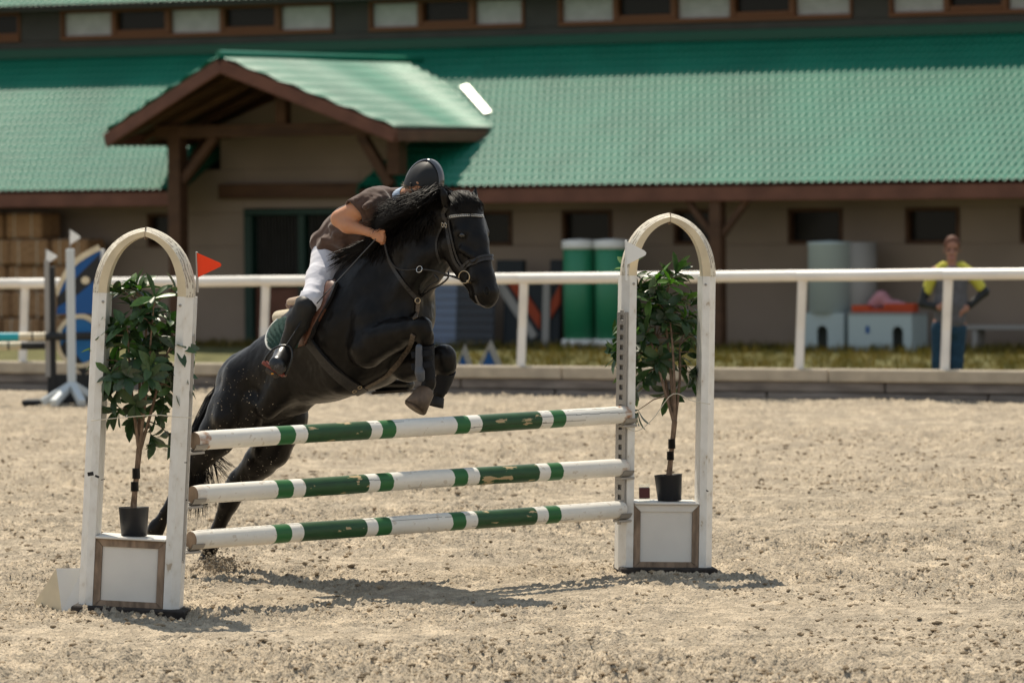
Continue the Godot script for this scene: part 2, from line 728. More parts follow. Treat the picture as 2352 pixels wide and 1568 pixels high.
	M.shirt = grainy(0.085, 0.05, 0.037, 0.12, 8.0, 0.85, 0.25, 0.02, Vector3.ONE, 0.05)
	M.shirt.rim_enabled = true
	M.shirt.rim = 0.5
	M.breeches = grainy(0.60, 0.60, 0.65, 0.05, 6.0, 0.8, 0.3)
	M.breeches.rim_enabled = true
	M.breeches.rim = 0.3
	M.boot_black = plain(0.010, 0.010, 0.010, 0.30, 0.5)
	M.boot_shaft = plain(0.013, 0.0125, 0.012, 0.55, 0.4)
	M.sole = grainy(0.06, 0.05, 0.042, 0.3, 20.0, 0.9)
	M.helmet = plain(0.010, 0.010, 0.010, 0.55, 0.4)
	M.helmet_gloss = plain(0.05, 0.052, 0.06, 0.1, 0.6)
	M.collar = plain(0.46, 0.55, 0.66, 0.8)
	M.grey_hair = plain(0.42, 0.36, 0.29, 0.7)
	M.pillar_green = plain(0.02, 0.20, 0.095, 0.45, 0.5)
	M.pale = plain(0.40, 0.47, 0.47, 0.6)
	M.pale_grey = plain(0.30, 0.285, 0.265, 0.7)
	M.pale_post = plain(0.52, 0.55, 0.55, 0.6)
	M.blue = plain(0.006, 0.075, 0.25, 0.5)
	M.blue_light = plain(0.012, 0.13, 0.34, 0.5)
	M.turquoise = plain(0.02, 0.34, 0.40, 0.5)
	M.charcoal = plain(0.018, 0.019, 0.02, 0.6)
	M.orange = plain(0.45, 0.065, 0.02, 0.7)
	M.orange_dark = plain(0.30, 0.045, 0.014, 0.7)
	M.pink = plain(0.5, 0.24, 0.27, 0.85)
	M.steel_blue = plain(0.16, 0.20, 0.28, 0.7)
	M.navy_grey = plain(0.05, 0.055, 0.065, 0.7)
	M.navy = plain(0.010, 0.015, 0.02, 0.6)
	M.skin_red = plain(0.36, 0.175, 0.12, 0.6)
	M.vest_grey = grainy(0.115, 0.11, 0.12, 0.15, 3.0, 0.9)
	M.yellow = plain(0.55, 0.50, 0.07, 0.8)
	M.jeans = grainy(0.018, 0.05, 0.085, 0.25, 3.0, 0.9)
	M.red_hair = plain(0.11, 0.04, 0.02, 0.7)
	M.wine = plain(0.08, 0.018, 0.02, 0.4)
	M.clear = plain(0.9, 0.92, 0.92, 0.05)
	M.clear.transparency = BaseMaterial3D.TRANSPARENCY_ALPHA
	M.clear.albedo_color.a = 0.12
	M.eye = plain(0.006, 0.005, 0.004, 0.08, 0.6)
	M.foam = plain(0.10, 0.09, 0.08, 0.35, 0.5)
	M.amber = plain(0.7, 0.28, 0.02, 0.4)
	M.steel_dark = plain(0.05, 0.05, 0.05, 0.35, 0.6)
	M.post_paint = paint()
	M.flashing = plain(0.5, 0.5, 0.48, 0.5, 0.5)
	M.flashing.metallic = 1.0
	M.leaf = []
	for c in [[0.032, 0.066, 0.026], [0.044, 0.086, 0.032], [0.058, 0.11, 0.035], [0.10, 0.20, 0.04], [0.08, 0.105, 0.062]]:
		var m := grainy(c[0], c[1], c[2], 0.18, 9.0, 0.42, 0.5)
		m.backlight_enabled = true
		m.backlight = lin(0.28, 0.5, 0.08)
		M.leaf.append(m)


func weathered() -> StandardMaterial3D:
	# plywood edge: cream paint worn along the glue lines to grey wood
	var w := 512
	var h := 48
	var im := Image.create(w, h, false, Image.FORMAT_RGB8)
	var n := FastNoiseLite.new()
	n.seed = 12; n.frequency = 0.02; n.fractal_octaves = 4
	for y in h:
		for x in w:
			var g := n.get_noise_2d(x * 0.3, y * 9.0)
			var ply := absf(fposmod(y / 8.0 + 0.5 * n.get_noise_2d(x * 0.25, 900.0), 1.0) - 0.5)
			var c := Vector3(0.66, 0.61, 0.50) * (1.0 + 0.12 * g)
			if ply < 0.10 and n.get_noise_2d(x * 0.35, floorf(y / 8.0) * 60.0 + 400.0) > -0.1:
				c = Vector3(0.17, 0.14, 0.11)
			elif g > 0.2:
				c = Vector3(0.42, 0.36, 0.28)
			im.set_pixel(x, y, Color(c.x, c.y, c.z).linear_to_srgb())
	var m := StandardMaterial3D.new()
	m.albedo_texture = ImageTexture.create_from_image(im)
	m.roughness = 0.8
	m.metallic_specular = 0.35
	return m


# ---------------------------------------------------------------- sand
var n_big := FastNoiseLite.new()
var n_mid := FastNoiseLite.new()
var n_clod := FastNoiseLite.new()
var n_fine := FastNoiseLite.new()
var n_churn := FastNoiseLite.new()
var prints := {}  # hoof prints (x, z, radius) by half-metre cell


func sand_height(x: float, z: float) -> float:
	var churn := clampf(0.5 + 1.0 * n_churn.get_noise_2d(x * 0.55, z), 0.1, 1.0)
	var h := n_big.get_noise_2d(x, z) * 0.022
	h += n_mid.get_noise_2d(x, z) * 0.027 * (0.4 + 0.6 * churn)
	var c := n_clod.get_noise_2d(x, z)
	h += maxf(0.0, -c - 0.55) * 0.065 * churn
	h += n_fine.get_noise_2d(x, z) * 0.036 * (0.18 + churn)
	for w in prints.get(Vector2i(floori(x * 2.0), floori(z * 2.0)), []):
		var e: float = Vector2(x - w.x, z - w.y).length() / w.z
		if e < 2.0:
			h += 0.022 * exp(-(e - 1.25) * (e - 1.25) * 9.0) - 0.03 * exp(-e * e * 2.2)
	# banked up against the feet of the standards and thrown up by the hind hooves
	for w in [[-1.86, -26.15, 0.32, 0.012], [0.80, -28.78, 0.32, 0.012], [-1.63, -29.45, 0.28, 0.05]]:
		var d: float = Vector2(x - w[0], (z - w[1]) * 1.2).length() / w[2]
		if d < 2.0:
			h += w[3] * exp(-d * d * 2.0)
	return h - 0.012


func build_ground() -> void:
	n_big.seed = 3; n_big.frequency = 0.5; n_big.fractal_octaves = 2
	n_mid.seed = 5; n_mid.frequency = 2.6; n_mid.fractal_octaves = 3
	n_clod.seed = 8; n_clod.noise_type = FastNoiseLite.TYPE_CELLULAR; n_clod.frequency = 7.0; n_clod.fractal_octaves = 2
	n_clod.cellular_return_type = FastNoiseLite.RETURN_DISTANCE
	n_fine.seed = 13; n_fine.frequency = 27.0; n_fine.fractal_octaves = 3
	n_churn.seed = 21; n_churn.frequency = 0.42; n_churn.fractal_octaves = 3
	var hr := RandomNumberGenerator.new()
	hr.seed = 66
	for i in 240:
		var d := lerpf(20.0, 52.0, hr.randf())
		var q := Vector3(hr.randf_range(-1, 1) * (0.1 * d + 0.3), -d, hr.randf_range(0.05, 0.075))
		for cx in [-0.16, 0.16]:
			for cz in [-0.16, 0.16]:
				var key := Vector2i(floori((q.x + cx) * 2.0), floori((q.y + cz) * 2.0))
				if not prints.has(key): prints[key] = []
				if not prints[key].has(q): prints[key].append(q)
	var dry := FastNoiseLite.new()
	dry.seed = 31; dry.frequency = 1.3; dry.fractal_octaves = 4
	# rows of the sand sheet: fine where it is near
	var zs := PackedFloat32Array()
	var z := 14.0
	while z < 20.5:
		zs.append(z); z += 0.12
	while z < 37.0:
		zs.append(z); z += 0.024
	while z < 64.0:
		zs.append(z); z += 0.085
	var xn := 840
	var verts := PackedVector3Array()
	var cols := PackedColorArray()
	var idx := PackedInt32Array()
	for i in zs.size():
		var d := zs[i]
		var half := 0.103 * d + 0.8
		for j in xn:
			var x := -half + 2.0 * half * j / (xn - 1)
			var h := sand_height(x, -d)
			# the fence line: sand stops at the kerb
			verts.append(Vector3(x, h if (Vector3(x, 0, -d) - KO).dot(BN) > -0.08 else -0.5, -d))
			var t := dry.get_noise_2d(x, -d)
			var f := 1.0 + 0.26 * t + 0.16 * n_fine.get_noise_2d(x * 1.7 + 9.0, -d * 1.7)
			var damp := clampf(maxf(0.0, -n_clod.get_noise_2d(x, -d) - 0.45) * 3.0, 0.0, 0.55)
			f *= 1.0 - 0.5 * damp
			cols.append(Color(0.45 * f, 0.375 * f * (1.0 - 0.02 * t), 0.277 * f * (1.0 - 0.05 * t)))
	for i in zs.size() - 1:
		for j in xn - 1:
			var a := i * xn + j
			idx.append_array(PackedInt32Array([a, a + xn + 1, a + 1, a, a + xn, a + xn + 1]))
	var arr := []
	arr.resize(Mesh.ARRAY_MAX)
	arr[Mesh.ARRAY_VERTEX] = verts
	arr[Mesh.ARRAY_COLOR] = cols
	arr[Mesh.ARRAY_INDEX] = idx
	var nr := PackedVector3Array()
	nr.resize(verts.size())
	for i in zs.size():
		for j in xn:
			var a := i * xn + j
			var l := verts[a - 1 if j > 0 else a]
			var r := verts[a + 1 if j < xn - 1 else a]
			var u := verts[a - xn if i > 0 else a]
			var b := verts[a + xn if i < zs.size() - 1 else a]
			nr[a] = (r - l).cross(b - u).normalized()
			if nr[a].y < 0: nr[a] = -nr[a]
	arr[Mesh.ARRAY_NORMAL] = nr
	var am := ArrayMesh.new()
	am.add_surface_from_arrays(Mesh.PRIMITIVE_TRIANGLES, arr)
	M.sand = plain(1, 1, 1, 0.95, 0.25)
	M.sand.vertex_color_use_as_albedo = true
	M.sand.heightmap_enabled = true
	M.sand.heightmap_texture = noise_tex(0.09, 77, [], 512)
	M.sand.heightmap_scale = 1.7
	M.sand.uv1_triplanar = true
	M.sand.uv1_world_triplanar = true
	M.sand.uv1_scale = Vector3(1.1, 1.1, 1.1)
	var o := put("sand_arena", am, M.sand)
	tag(o, "pale churned sand of the riding arena", "", "", "structure")
	# the wide ground round it, to the horizon, a little below the sand
	var st := begin()
	st.set_smooth_group(-1)
	quad(st, Vector3(-700, -0.2, 300), Vector3(-700, -0.2, -900), Vector3(700, -0.2, -900), Vector3(700, -0.2, 300))
	var gm := grainy(0.12, 0.115, 0.05, 0.4, 0.3, 0.95, 0.2)
	var g := put("ground", done(st), gm)
	tag(g, "dry grassy ground around the arena and stable", "", "", "structure")
	# the rest of the arena's sand, beside and behind the camera
	st = begin()
	st.set_smooth_group(-1)
	for q in [[-60.0, 40.0, -14.0, 60.0], [-60.0, -14.0, -40.0, -2.6], [2.6, -14.0, -40.0, 60.0]]:
		pass
	var K := KO - BN * 0.06
	quad(st, Vector3(-60, -0.09, 40), K - BE * 70 + Vector3(0, -0.09, 0), K + BE * 40 + Vector3(0, -0.09, 0), Vector3(60, -0.09, 40))
	var far := put("arena_bed", done(st), grainy(0.39, 0.325, 0.24, 0.15, 0.4, 0.95, 0.2))
	tag(far, "level sand bed of the arena beyond the picture", "", "", "structure")
	# loose clods lying on the sand
	var lump := begin()
	var lr := RandomNumberGenerator.new()
	lr.seed = 4
	lump.set_smooth_group(-1)
	var ico := SphereMesh.new()
	ico.radius = 1.0; ico.height = 1.5; ico.radial_segments = 7; ico.rings = 4
	var ia := ico.get_mesh_arrays()
	var iv: PackedVector3Array = ia[Mesh.ARRAY_VERTEX]
	var seen := {}
	for i in iv.size():
		var key := Vector3i(iv[i] * 50.0)
		if not seen.has(key): seen[key] = 0.65 + 0.5 * lr.randf()
		iv[i] = iv[i] * seen[key]
	var ii: PackedInt32Array = ia[Mesh.ARRAY_INDEX]
	for i in ii:
		lump.add_vertex(iv[i])
	var mm := MultiMesh.new()
	mm.transform_format = MultiMesh.TRANSFORM_3D
	mm.use_colors = true
	mm.mesh = done(lump)
	mm.instance_count = 30000
	var w := 0
	while w < 30000:
		var d := lerpf(21.0, 46.0, pow(lr.randf(), 1.3))
		var x := lr.randf_range(-1, 1) * (0.1 * d + 0.6)
		var keep := clampf(0.5 + 1.1 * n_churn.get_noise_2d(x, -d), 0.05, 1.0)
		if lr.randf() > keep:
			continue
		var s := 0.0032 + 0.0125 * pow(lr.randf(), 6.0)
		var b := Basis(Vector3.UP, lr.randf() * TAU) * Basis(Vector3.RIGHT, lr.randf_range(-0.5, 0.5)) * Basis.from_scale(Vector3(s * lr.randf_range(0.9, 2.2), s * lr.randf_range(0.6, 1.1), s))
		mm.set_instance_transform(w, Transform3D(b, Vector3(x, sand_height(x, -d) + s * 0.25, -d)))
		var f := lr.randf_range(0.42, 0.95)
		mm.set_instance_color(w, Color(0.37 * f, 0.285 * f, 0.19 * f))
		w += 1
	var mi := MultiMeshInstance3D.new()
	mi.name = "sand_clods"
	mi.multimesh = mm
	var cm := plain(1, 1, 1, 0.95, 0.2)
	cm.vertex_color_use_as_albedo = true
	mi.material_override = cm
	add_child(mi)
	tag(mi, "small loose clods of damp sand scattered over the arena", "sand clods", "", "stuff")
	# dry grass behind the kerb
	var blades := begin()
	blades.set_smooth_group(-1)
	for i in 9:
		var a := lr.randf() * TAU
		var p := Vector3(lr.randf_range(-0.12, 0.12), 0, lr.randf_range(-0.12, 0.12))
		var t := p + Vector3(cos(a) * 0.08, lr.randf_range(0.1, 0.24), sin(a) * 0.08)
		var sd := Vector3(cos(a + 1.3), 0, sin(a + 1.3)) * 0.009
		tri(blades, p - sd, t, p + sd)
		tri(blades, p - sd, (p + t) * 0.5 + sd * 1.5, t)
	var gmm := MultiMesh.new()
	gmm.transform_format = MultiMesh.TRANSFORM_3D
	gmm.use_colors = true
	gmm.mesh = done(blades)
	gmm.instance_count = 7000
	for i in 7000:
		var p := KO + BE * lr.randf_range(-11, 10) - BN * lr.randf_range(0.5, 20.3)
		if lr.randf() < 0.25:
			p = bp(lr.randf_range(-11, 10), 0, lr.randf_range(0.2, 1.4))
		p.y = -0.2
		gmm.set_instance_transform(i, Transform3D(Basis(Vector3.UP, lr.randf() * TAU) * Basis.from_scale(Vector3.ONE * lr.randf_range(0.35, 0.85)), p))
		var f := lr.randf()
		gmm.set_instance_color(i, Color(lerpf(0.09, 0.26, f), lerpf(0.095, 0.19, f), lerpf(0.025, 0.06, f)))
	var gi := MultiMeshInstance3D.new()
	gi.name = "grass"
	gi.multimesh = gmm
	var gmat := plain(1, 1, 1, 0.8, 0.2)
	gmat.vertex_color_use_as_albedo = true
	gmat.backlight_enabled = true
	gmat.backlight = lin(0.4, 0.4, 0.1)
	gi.material_override = gmat
	add_child(gi)
	tag(gi, "dry yellow-green grass between the white fence and the stable", "grass", "", "stuff")


# ---------------------------------------------------------------- kerb and white fence
func kp(x: float, y: float, z: float) -> Vector3:
	return KO + BE * x + Vector3(0, y, 0) + BN * z


func build_kerb_and_fence() -> void:
	var o := thing("arena_kerb", "low timber kerb with pale cap boards under the white fence", "kerb", KO)
	var cap_ := begin()
	bevel_box(cap_, Vector3.ZERO, Vector3(2.985, 0.125, 0.16), 0.012)
	var capm := done(cap_)
	var low := begin()
	bevel_box(low, Vector3.ZERO, Vector3(2.38, 0.098, 0.13), 0.012)
	var lowm := done(low)
	var bas := Basis(BE, Vector3.UP, BN)
	for i in 10:
		var p := put("cap_board", capm, M.concrete, o)
		p.global_transform = Transform3D(bas, kp(-13.5 + i * 3.0 + 0.6, 0.22, -0.03 + rng.randf_range(-0.008, 0.008)))
	for r in 2:
		for i in 12:
			var p := put("sleeper", lowm, M.sleeper, o)
			p.global_transform = Transform3D(bas * Basis(Vector3.BACK, rng.randf_range(-0.002, 0.002)), kp(-13.8 + i * 2.4 + r * 1.1, 0.105 - r * 0.105, -0.05 + rng.randf_range(-0.012, 0.012)))
	var back := put("backfill", beam(kp(-15, 0.03, -0.32), kp(15, 0.03, -0.32), 0.38, 0.46, 0.01), M.sleeper, o)
	back.set_meta("label", "packed earth behind the kerb boards")
	var f := thing("arena_fence", "white tubular metal rail fence along the arena edge", "fence", KO)
	var lean := Vector3.UP.rotated(Vector3.BACK, -0.048)
	var xs := [-12.29, -9.21, -6.11, -3.04, 0.07, 3.23, 4.81, 6.36, 9.5]
	for x in xs:
		var a := kp(x, 0.28, -0.05)
		put("post", bar(a - lean * 0.1, a + lean * 0.86, 0.047, 0.047, 14), M.rail, f)
	for i in xs.size() - 1:
		var a: float = xs[i]
		var b: float = xs[i + 1]
		var st := begin()
		tube(st, PackedVector3Array([kp(a, 1.155 + a * 0.008, -0.05), kp((a + b) * 0.5, 1.152 + (a + b) * 0.004, -0.05), kp(b - 0.002, 1.155 + b * 0.008, -0.05)]) , PackedFloat32Array([0.054, 0.054, 0.054]), 16)
		var r := put("rail", done(st), M.rail, f)
		r.position += lean * 0.0


# ---------------------------------------------------------------- the stable
func roof_sheet(x0: float, x1: float, e0: Vector2, e1: Vector2, skew0 := 0.0) -> ArrayMesh:
	# pressed metal tiles: e0 = (y, z) of the eave, e1 of the top
	var pitch := 0.118
	var nx := int((x1 - x0) / pitch * 6.0)
	var run := (e1 - e0).length()
	var rows := int(run / 0.235)
	var along := (e1 - e0) / run
	var nrm := Vector2(-along.y, along.x)
	if nrm.x < 0: nrm = -nrm
	var verts := PackedVector3Array()
	var idx := PackedInt32Array()
	var profile := [[0.0, 0.016], [0.06, 0.018], [0.5, 0.009], [0.97, 0.0]]
	var count := 0
	for r in rows:
		for q in profile:
			var s: float = (r + q[0]) / rows * run
			var base := e0 + along * s
			for i in nx + 1:
				var x := x0 + (x1 - x0) * i / nx
				var h: float = q[1] + 0.019 * cos(TAU * x / pitch) + (0.002 if fposmod(x, 1.18) < 0.04 else 0.0)
				var p := base + nrm * h
				verts.append(bp(x, p.x, p.y))
			count += 1
	for r in count - 1:
		for i in nx:
			var a := r * (nx + 1) + i
			idx.append_array(PackedInt32Array([a, a + nx + 1, a + nx + 2, a, a + nx + 2, a + 1]))
	return sheet(verts, idx)


func sheet(verts: PackedVector3Array, idx: PackedInt32Array) -> ArrayMesh:
	var nr := PackedVector3Array()
	nr.resize(verts.size())
	for i in range(0, idx.size(), 3):
		var n := (verts[idx[i + 2]] - verts[idx[i]]).cross(verts[idx[i + 1]] - verts[idx[i]])
		nr[idx[i]] += n; nr[idx[i + 1]] += n; nr[idx[i + 2]] += n
	for i in nr.size():
		nr[i] = nr[i].normalized()
	var arr := []
	arr.resize(Mesh.ARRAY_MAX)
	arr[Mesh.ARRAY_VERTEX] = verts
	arr[Mesh.ARRAY_NORMAL] = nr
	arr[Mesh.ARRAY_INDEX] = idx
	var am := ArrayMesh.new()
	am.add_surface_from_arrays(Mesh.PRIMITIVE_TRIANGLES, arr)
	return am


func bbox(called: String, x0: float, x1: float, y0: float, y1: float, z0: float, z1: float, m: Material, parent: Node, bev := 0.01) -> MeshInstance3D:
	var st := begin()
	bevel_box(st, bp((x0 + x1) * 0.5, (y0 + y1) * 0.5, (z0 + z1) * 0.5), Vector3(x1 - x0, y1 - y0, z1 - z0), bev, Basis(BE, Vector3.UP, BN))
	return put(called, done(st), m, parent)


func build_stable() -> void:
	var o := thing("stable", "long stable with green metal tile roof and timber entrance gable", "building", BO)
	# the front wall, built round its openings
	var wins := [[-6.45, -5.75], [-0.62, 0.02], [0.86, 1.70], [2.72, 3.45], [4.57, 5.44], [6.43, 7.27], [8.2, 9.05], [10.1, 10.95]]
	var wy := [1.46, 1.97]
	var top := 2.62
	bbox("wall", -16, -4.68, -0.3, wy[0], -0.25, 0, M.wall, o)
	bbox("wall", -2.6, 14, -0.3, wy[0], -0.25, 0, M.wall, o)
	bbox("wall", -16, -4.68, wy[1], top, -0.25, 0, M.wall, o)
	bbox("wall", -2.6, 14, wy[1], top, -0.25, 0, M.wall, o)
	bbox("wall", -4.68, -2.6, 2.03, top, -0.25, 0, M.wall, o)
	var x := -16.0
	for w in wins:
		if w[0] > -2.7 and x < -4:
			bbox("wall", x, -4.68, wy[0], wy[1], -0.25, 0, M.wall, o)
			x = -2.6
		bbox("wall", x, w[0], wy[0], wy[1], -0.25, 0, M.wall, o)
		x = w[1]
		var f := bbox("window", w[0] + 0.002, w[1] - 0.002, wy[0] + 0.002, wy[0] + 0.05, -0.14, 0.025, M.beam, o)
		bbox("frame", w[0] + 0.002, w[1] - 0.002, wy[1] - 0.05, wy[1] - 0.002, -0.14, 0.025, M.beam, f)
		bbox("frame", w[0] + 0.002, w[0] + 0.05, wy[0] + 0.052, wy[1] - 0.052, -0.14, 0.022, M.beam, f)
		bbox("frame", w[1] - 0.05, w[1] - 0.002, wy[0] + 0.052, wy[1] - 0.052, -0.14, 0.022, M.beam, f)
		bbox("pane", w[0] + 0.052, w[1] - 0.052, wy[0] + 0.052, wy[1] - 0.052, -0.12, -0.10, M.glass, f, 0.002)
	bbox("wall", x, 14, wy[0], wy[1], -0.25, 0, M.wall, o)
	bbox("wall", -16, 14, -0.3, 7.1, -6.4, -6.1, M.upper_wall, o)
	for xx in [-16.2, 14.0]:
		bbox("end_wall", xx, xx + 0.2, -0.3, 5.3, -6.1, -0.2, M.upper_wall, o)
	# door
	var d := bbox("door", -4.66, -2.62, 1.93, 2.02, -0.2, 0.05, M.door_green, o)
	bbox("jamb", -4.66, -4.52, -0.2, 1.928, -0.2, 0.045, M.door_green, d)
	bbox("jamb", -2.76, -2.62, -0.2, 1.928, -0.2, 0.045, M.door_green, d)
	bbox("jamb", -3.7, -3.58, -0.2, 1.928, -0.15, 0.03, M.door_green, d)
	for s in [[-4.518, -3.702], [-3.578, -2.762]]:
		bbox("door_panel", s[0], s[1], -0.2, 0.85, -0.14, -0.05, M.fascia, d)
		bbox("crossbar", s[0], s[1], 0.852, 0.95, -0.14, 0.0, M.door_green, d)
		var n := 13
		for i in n:
			var bx_: float = lerpf(s[0] + 0.03, s[1] - 0.03, (i + 0.5) / n)
			bbox("grille_bar", bx_ - 0.012, bx_ + 0.012, 0.952, 1.926, -0.07, -0.045, M.door_panel, d, 0.003)
	# lower roofs, left and right of the entrance, with fascias
	var e0 := Vector2(2.33, 1.2)
	var e1 := Vector2(4.45, -3.0)
	put("roof", roof_sheet(-15.5, -5.2, e0, e1), M.roof, o)
	put("roof", roof_sheet(-1.87, 13.5, e0, e1), M.roof, o)
	put("roof", roof_sheet(-5.2, -1.87, Vector2(3.0, -0.13), e1), M.roof, o)
	for s in [[-15.5, -5.2], [-1.87, 13.5]]:
		bbox("fascia", s[0], s[1], 2.08, 2.29, 1.12, 1.17, M.fascia, o)
		# boarded underside
		var st := begin()
		st.set_smooth_group(-1)
		quad(st, bp(s[0], 2.26, 1.12), bp(s[1], 2.26, 1.12), bp(s[1], 2.82, 0.0), bp(s[0], 2.82, 0.0))
		put("soffit", done(st), M.beam, o)
		for i in int((s[1] - s[0]) / 0.9):
			put("rafter", beam(bp(s[0] + 0.3 + i * 0.9, 2.19, 1.11), bp(s[0] + 0.3 + i * 0.9, 2.72, 0.01), 0.08, 0.11), M.beam, o)
	# rakes beside the entrance
	for xx in [-5.2, -1.87]:
		put("rake_board", beam(bp(xx, 2.22, 1.2), bp(xx, 4.33, -2.98), 0.04, 0.16), M.trim, o)
	# posts under the eave
	for xx in [4.02, 12.2, -9.9]:
		bbox("post", xx - 0.09, xx + 0.09, -0.1, 2.16, 0.95, 1.13, M.beam, o)
		put("brace", beam(bp(xx + 0.07, 1.6, 1.04), bp(xx + 0.5, 2.12, 1.04), 0.09, 0.09), M.beam, o)
		put("brace", beam(bp(xx - 0.07, 1.6, 1.04), bp(xx - 0.5, 2.12, 1.04), 0.09, 0.09), M.beam, o)
	bbox("eave_beam", -15.5, -5.25, 2.16, 2.27, 0.97, 1.10, M.beam, o)
	bbox("eave_beam", -1.85, 13.5, 2.16, 2.27, 0.97, 1.10, M.beam, o)
	# entrance gable: wall, posts, beams, roof
	var st2 := begin()
	prism(st2, PackedVector2Array([Vector2(-5.1, 2.3), Vector2(-1.75, 2.3), Vector2(-1.75, 3.35), Vector2(-3.1, 3.98), Vector2(-5.1, 3.3)]), -0.25, -0.01, Transform3D(Basis(BE, BN, Vector3.UP), BO))
	put("gable_wall", done(st2), M.wall, o)
	bbox("lintel_beam", -5.05, -1.9, 2.18, 2.4, 0.0, 0.14, M.beam, o)
	for xx in [-5.0, -1.15]:
		bbox("porch_post", xx - 0.11, xx + 0.11, -0.15 if xx < -2 else 2.5, 3.2, 1.15, 1.37, M.beam, o)
	put("porch_brace", beam(bp(-4.9, 2.45, 1.26), bp(-4.3, 3.1, 1.26), 0.12, 0.13), M.beam, o)
	put("porch_brace", beam(bp(-5.0, 2.45, 1.2), bp(-5.0, 3.12, 0.4), 0.12, 0.13), M.beam, o)
	put("porch_brace", beam(bp(-1.25, 2.35, 1.26), bp(-1.75, 3.08, 1.26), 0.13, 0.15), M.beam, o)
	bbox("tie_beam", -5.35, -0.85, 3.08, 3.27, 1.16, 1.36, M.beam, o)
	bbox("king_post", -3.2, -3.02, 3.27, 4.05, 1.18, 1.34, M.beam, o)
	for s in [-5.0, -1.15]:
		bbox("wall_plate", s - 0.1, s + 0.1, 3.08, 3.25, -0.5, 1.15, M.beam, o)
	var apex := Vector2(-3.12, 4.23)
	for s in [[-5.66, -1.0], [-0.58, 1.0]]:
		# tiled slope from the ridge down to the eave; the ridge runs out past the eaves
		var ex: float = s[0]
		var nx := 9
		var nz := 300
		var verts := PackedVector3Array()
		var idx := PackedInt32Array()
		var rows := []
		for r in nx:
			for q in [[0.0, 0.005], [0.06, 0.006], [0.5, 0.003], [0.97, 0.0]]:
				rows.append([(r + q[0]) / nx, q[1]])
		for r in rows:
			var u: float = r[0]
			var z0 := lerpf(2.2, 2.9, u)
			var z1 := lerpf(-0.7, -2.75, u)
			for i in nz + 1:
				var zz := lerpf(z0, z1, float(i) / nz)
				var h: float = r[1] + 0.018 * cos(TAU * zz / 0.118)
				verts.append(bp(lerpf(ex, apex.x, u), lerpf(3.19, apex.y, u) + h * 1.1, zz))
		for r in rows.size() - 1:
			for i in nz:
				var a := r * (nz + 1) + i
				idx.append_array(PackedInt32Array([a, a + nz + 1, a + nz + 2, a, a + nz + 2, a + 1]))
		put("gable_roof", sheet(verts, idx), M.roof, o)
		put("barge_board", beam(bp(ex, 3.05, 2.16), bp(apex.x, 4.09, 2.86), 0.05, 0.2), M.fascia, o)
		put("gable_fascia", beam(bp(ex, 3.06, 2.15), bp(ex, 3.06, -0.5), 0.04, 0.17), M.fascia, o)
		var st := begin()
		st.set_smooth_group(-1)
		quad(st, bp(ex, 3.13, 2.15), bp(apex.x, 4.17, 2.85), bp(apex.x, 4.17, -2.4), bp(ex, 3.13, -0.6))
		put("gable_soffit", done(st), M.beam, o)
		for i in 4:
			var zz := 1.9 - i * 0.7
			put("rafter", beam(bp(ex, 3.06, zz), bp(apex.x, 4.08, zz + 0.2), 0.08, 0.1), M.beam, o)
	put("ridge_cap", bar(bp(apex.x, 4.26, 2.9), bp(apex.x, 4.26, -2.7), 0.05, 0.05, 12), M.roof, o)
	var vf := begin()
	vf.set_smooth_group(-1)
	for q in [[0.0, 0.012], [0.012, 0.0]]:
		quad(vf, bp(-1.87, 3.815 + q[0], -1.65), bp(-1.78, 3.845 + q[0], -1.72), bp(-0.86, 3.42 + q[0], -0.88), bp(-0.94, 3.39 + q[0], -0.82))
	put("valley_flashing", done(vf), M.flashing, o)
	# upper storey: flashing, wall, window bands, eave
	put("flashing", beam(bp(-16, 4.52, -2.97), bp(14, 4.52, -2.97), 0.05, 0.16), M.trim, o)
	bbox("clerestory_wall", -16, 14, 4.4, 4.72, -3.2, -3.0, M.upper_wall, o)
	bbox("clerestory_wall", -16, 14, 5.2, 6.0, -3.2, -3.0, M.upper_wall, o)
	var bands := [[-14.6, -11.0, 4], [-10.2, -5.0, 5], [-4.35, -1.55, 3], [-0.95, 4.05, 5], [4.65, 7.45, 3], [8.1, 13.1, 5]]
	var prev := -16.0
	for b in bands:
		bbox("clerestory_wall", prev, b[0], 4.721, 5.199, -3.2, -3.0, M.upper_wall, o)
		prev = b[1]
		var w := bbox("window_band", b[0] + 0.002, b[1] - 0.002, 4.722, 4.79, -3.12, -2.96, M.frame_orange, o)
		bbox("frame", b[0] + 0.002, b[1] - 0.002, 5.15, 5.198, -3.12, -2.96, M.frame_orange, w)
		var n: int = b[2]
		var step: float = (b[1] - b[0]) / n
		for i in n:
			var a: float = b[0] + step * i
			bbox("mullion", a + (0.002 if i == 0 else -0.045), a + 0.045, 4.792, 5.148, -3.11, -2.965, M.frame_orange, w)
			if i % 2 == 1:
				bbox("sash", a + 0.047, a + step - 0.05, 4.792, 4.86, -3.1, -2.98, M.frame_orange, w)
			bbox("pane", a + 0.046, a + step - 0.047, 4.862 if i % 2 == 1 else 4.792, 5.146, -3.09, -3.07, M.glass if i % 2 == 1 else M.blind, w, 0.002)
		bbox("mullion", b[1] - 0.045, b[1] - 0.002, 4.792, 5.148, -3.11, -2.965, M.frame_orange, w)
	bbox("clerestory_wall", prev, 14, 4.721, 5.199, -3.2, -3.0, M.upper_wall, o)
	put("main_roof", roof_sheet(-16, 14, Vector2(5.27, -2.5), Vector2(7.1, -6.0)), M.roof, o)
	bbox("main_fascia", -16, 14, 5.19, 5.255, -2.62, -2.58, M.upper_wall, o)
	bbox("main_soffit", -16, 14, 5.205, 5.225, -3.0, -2.63, M.upper_wall, o)


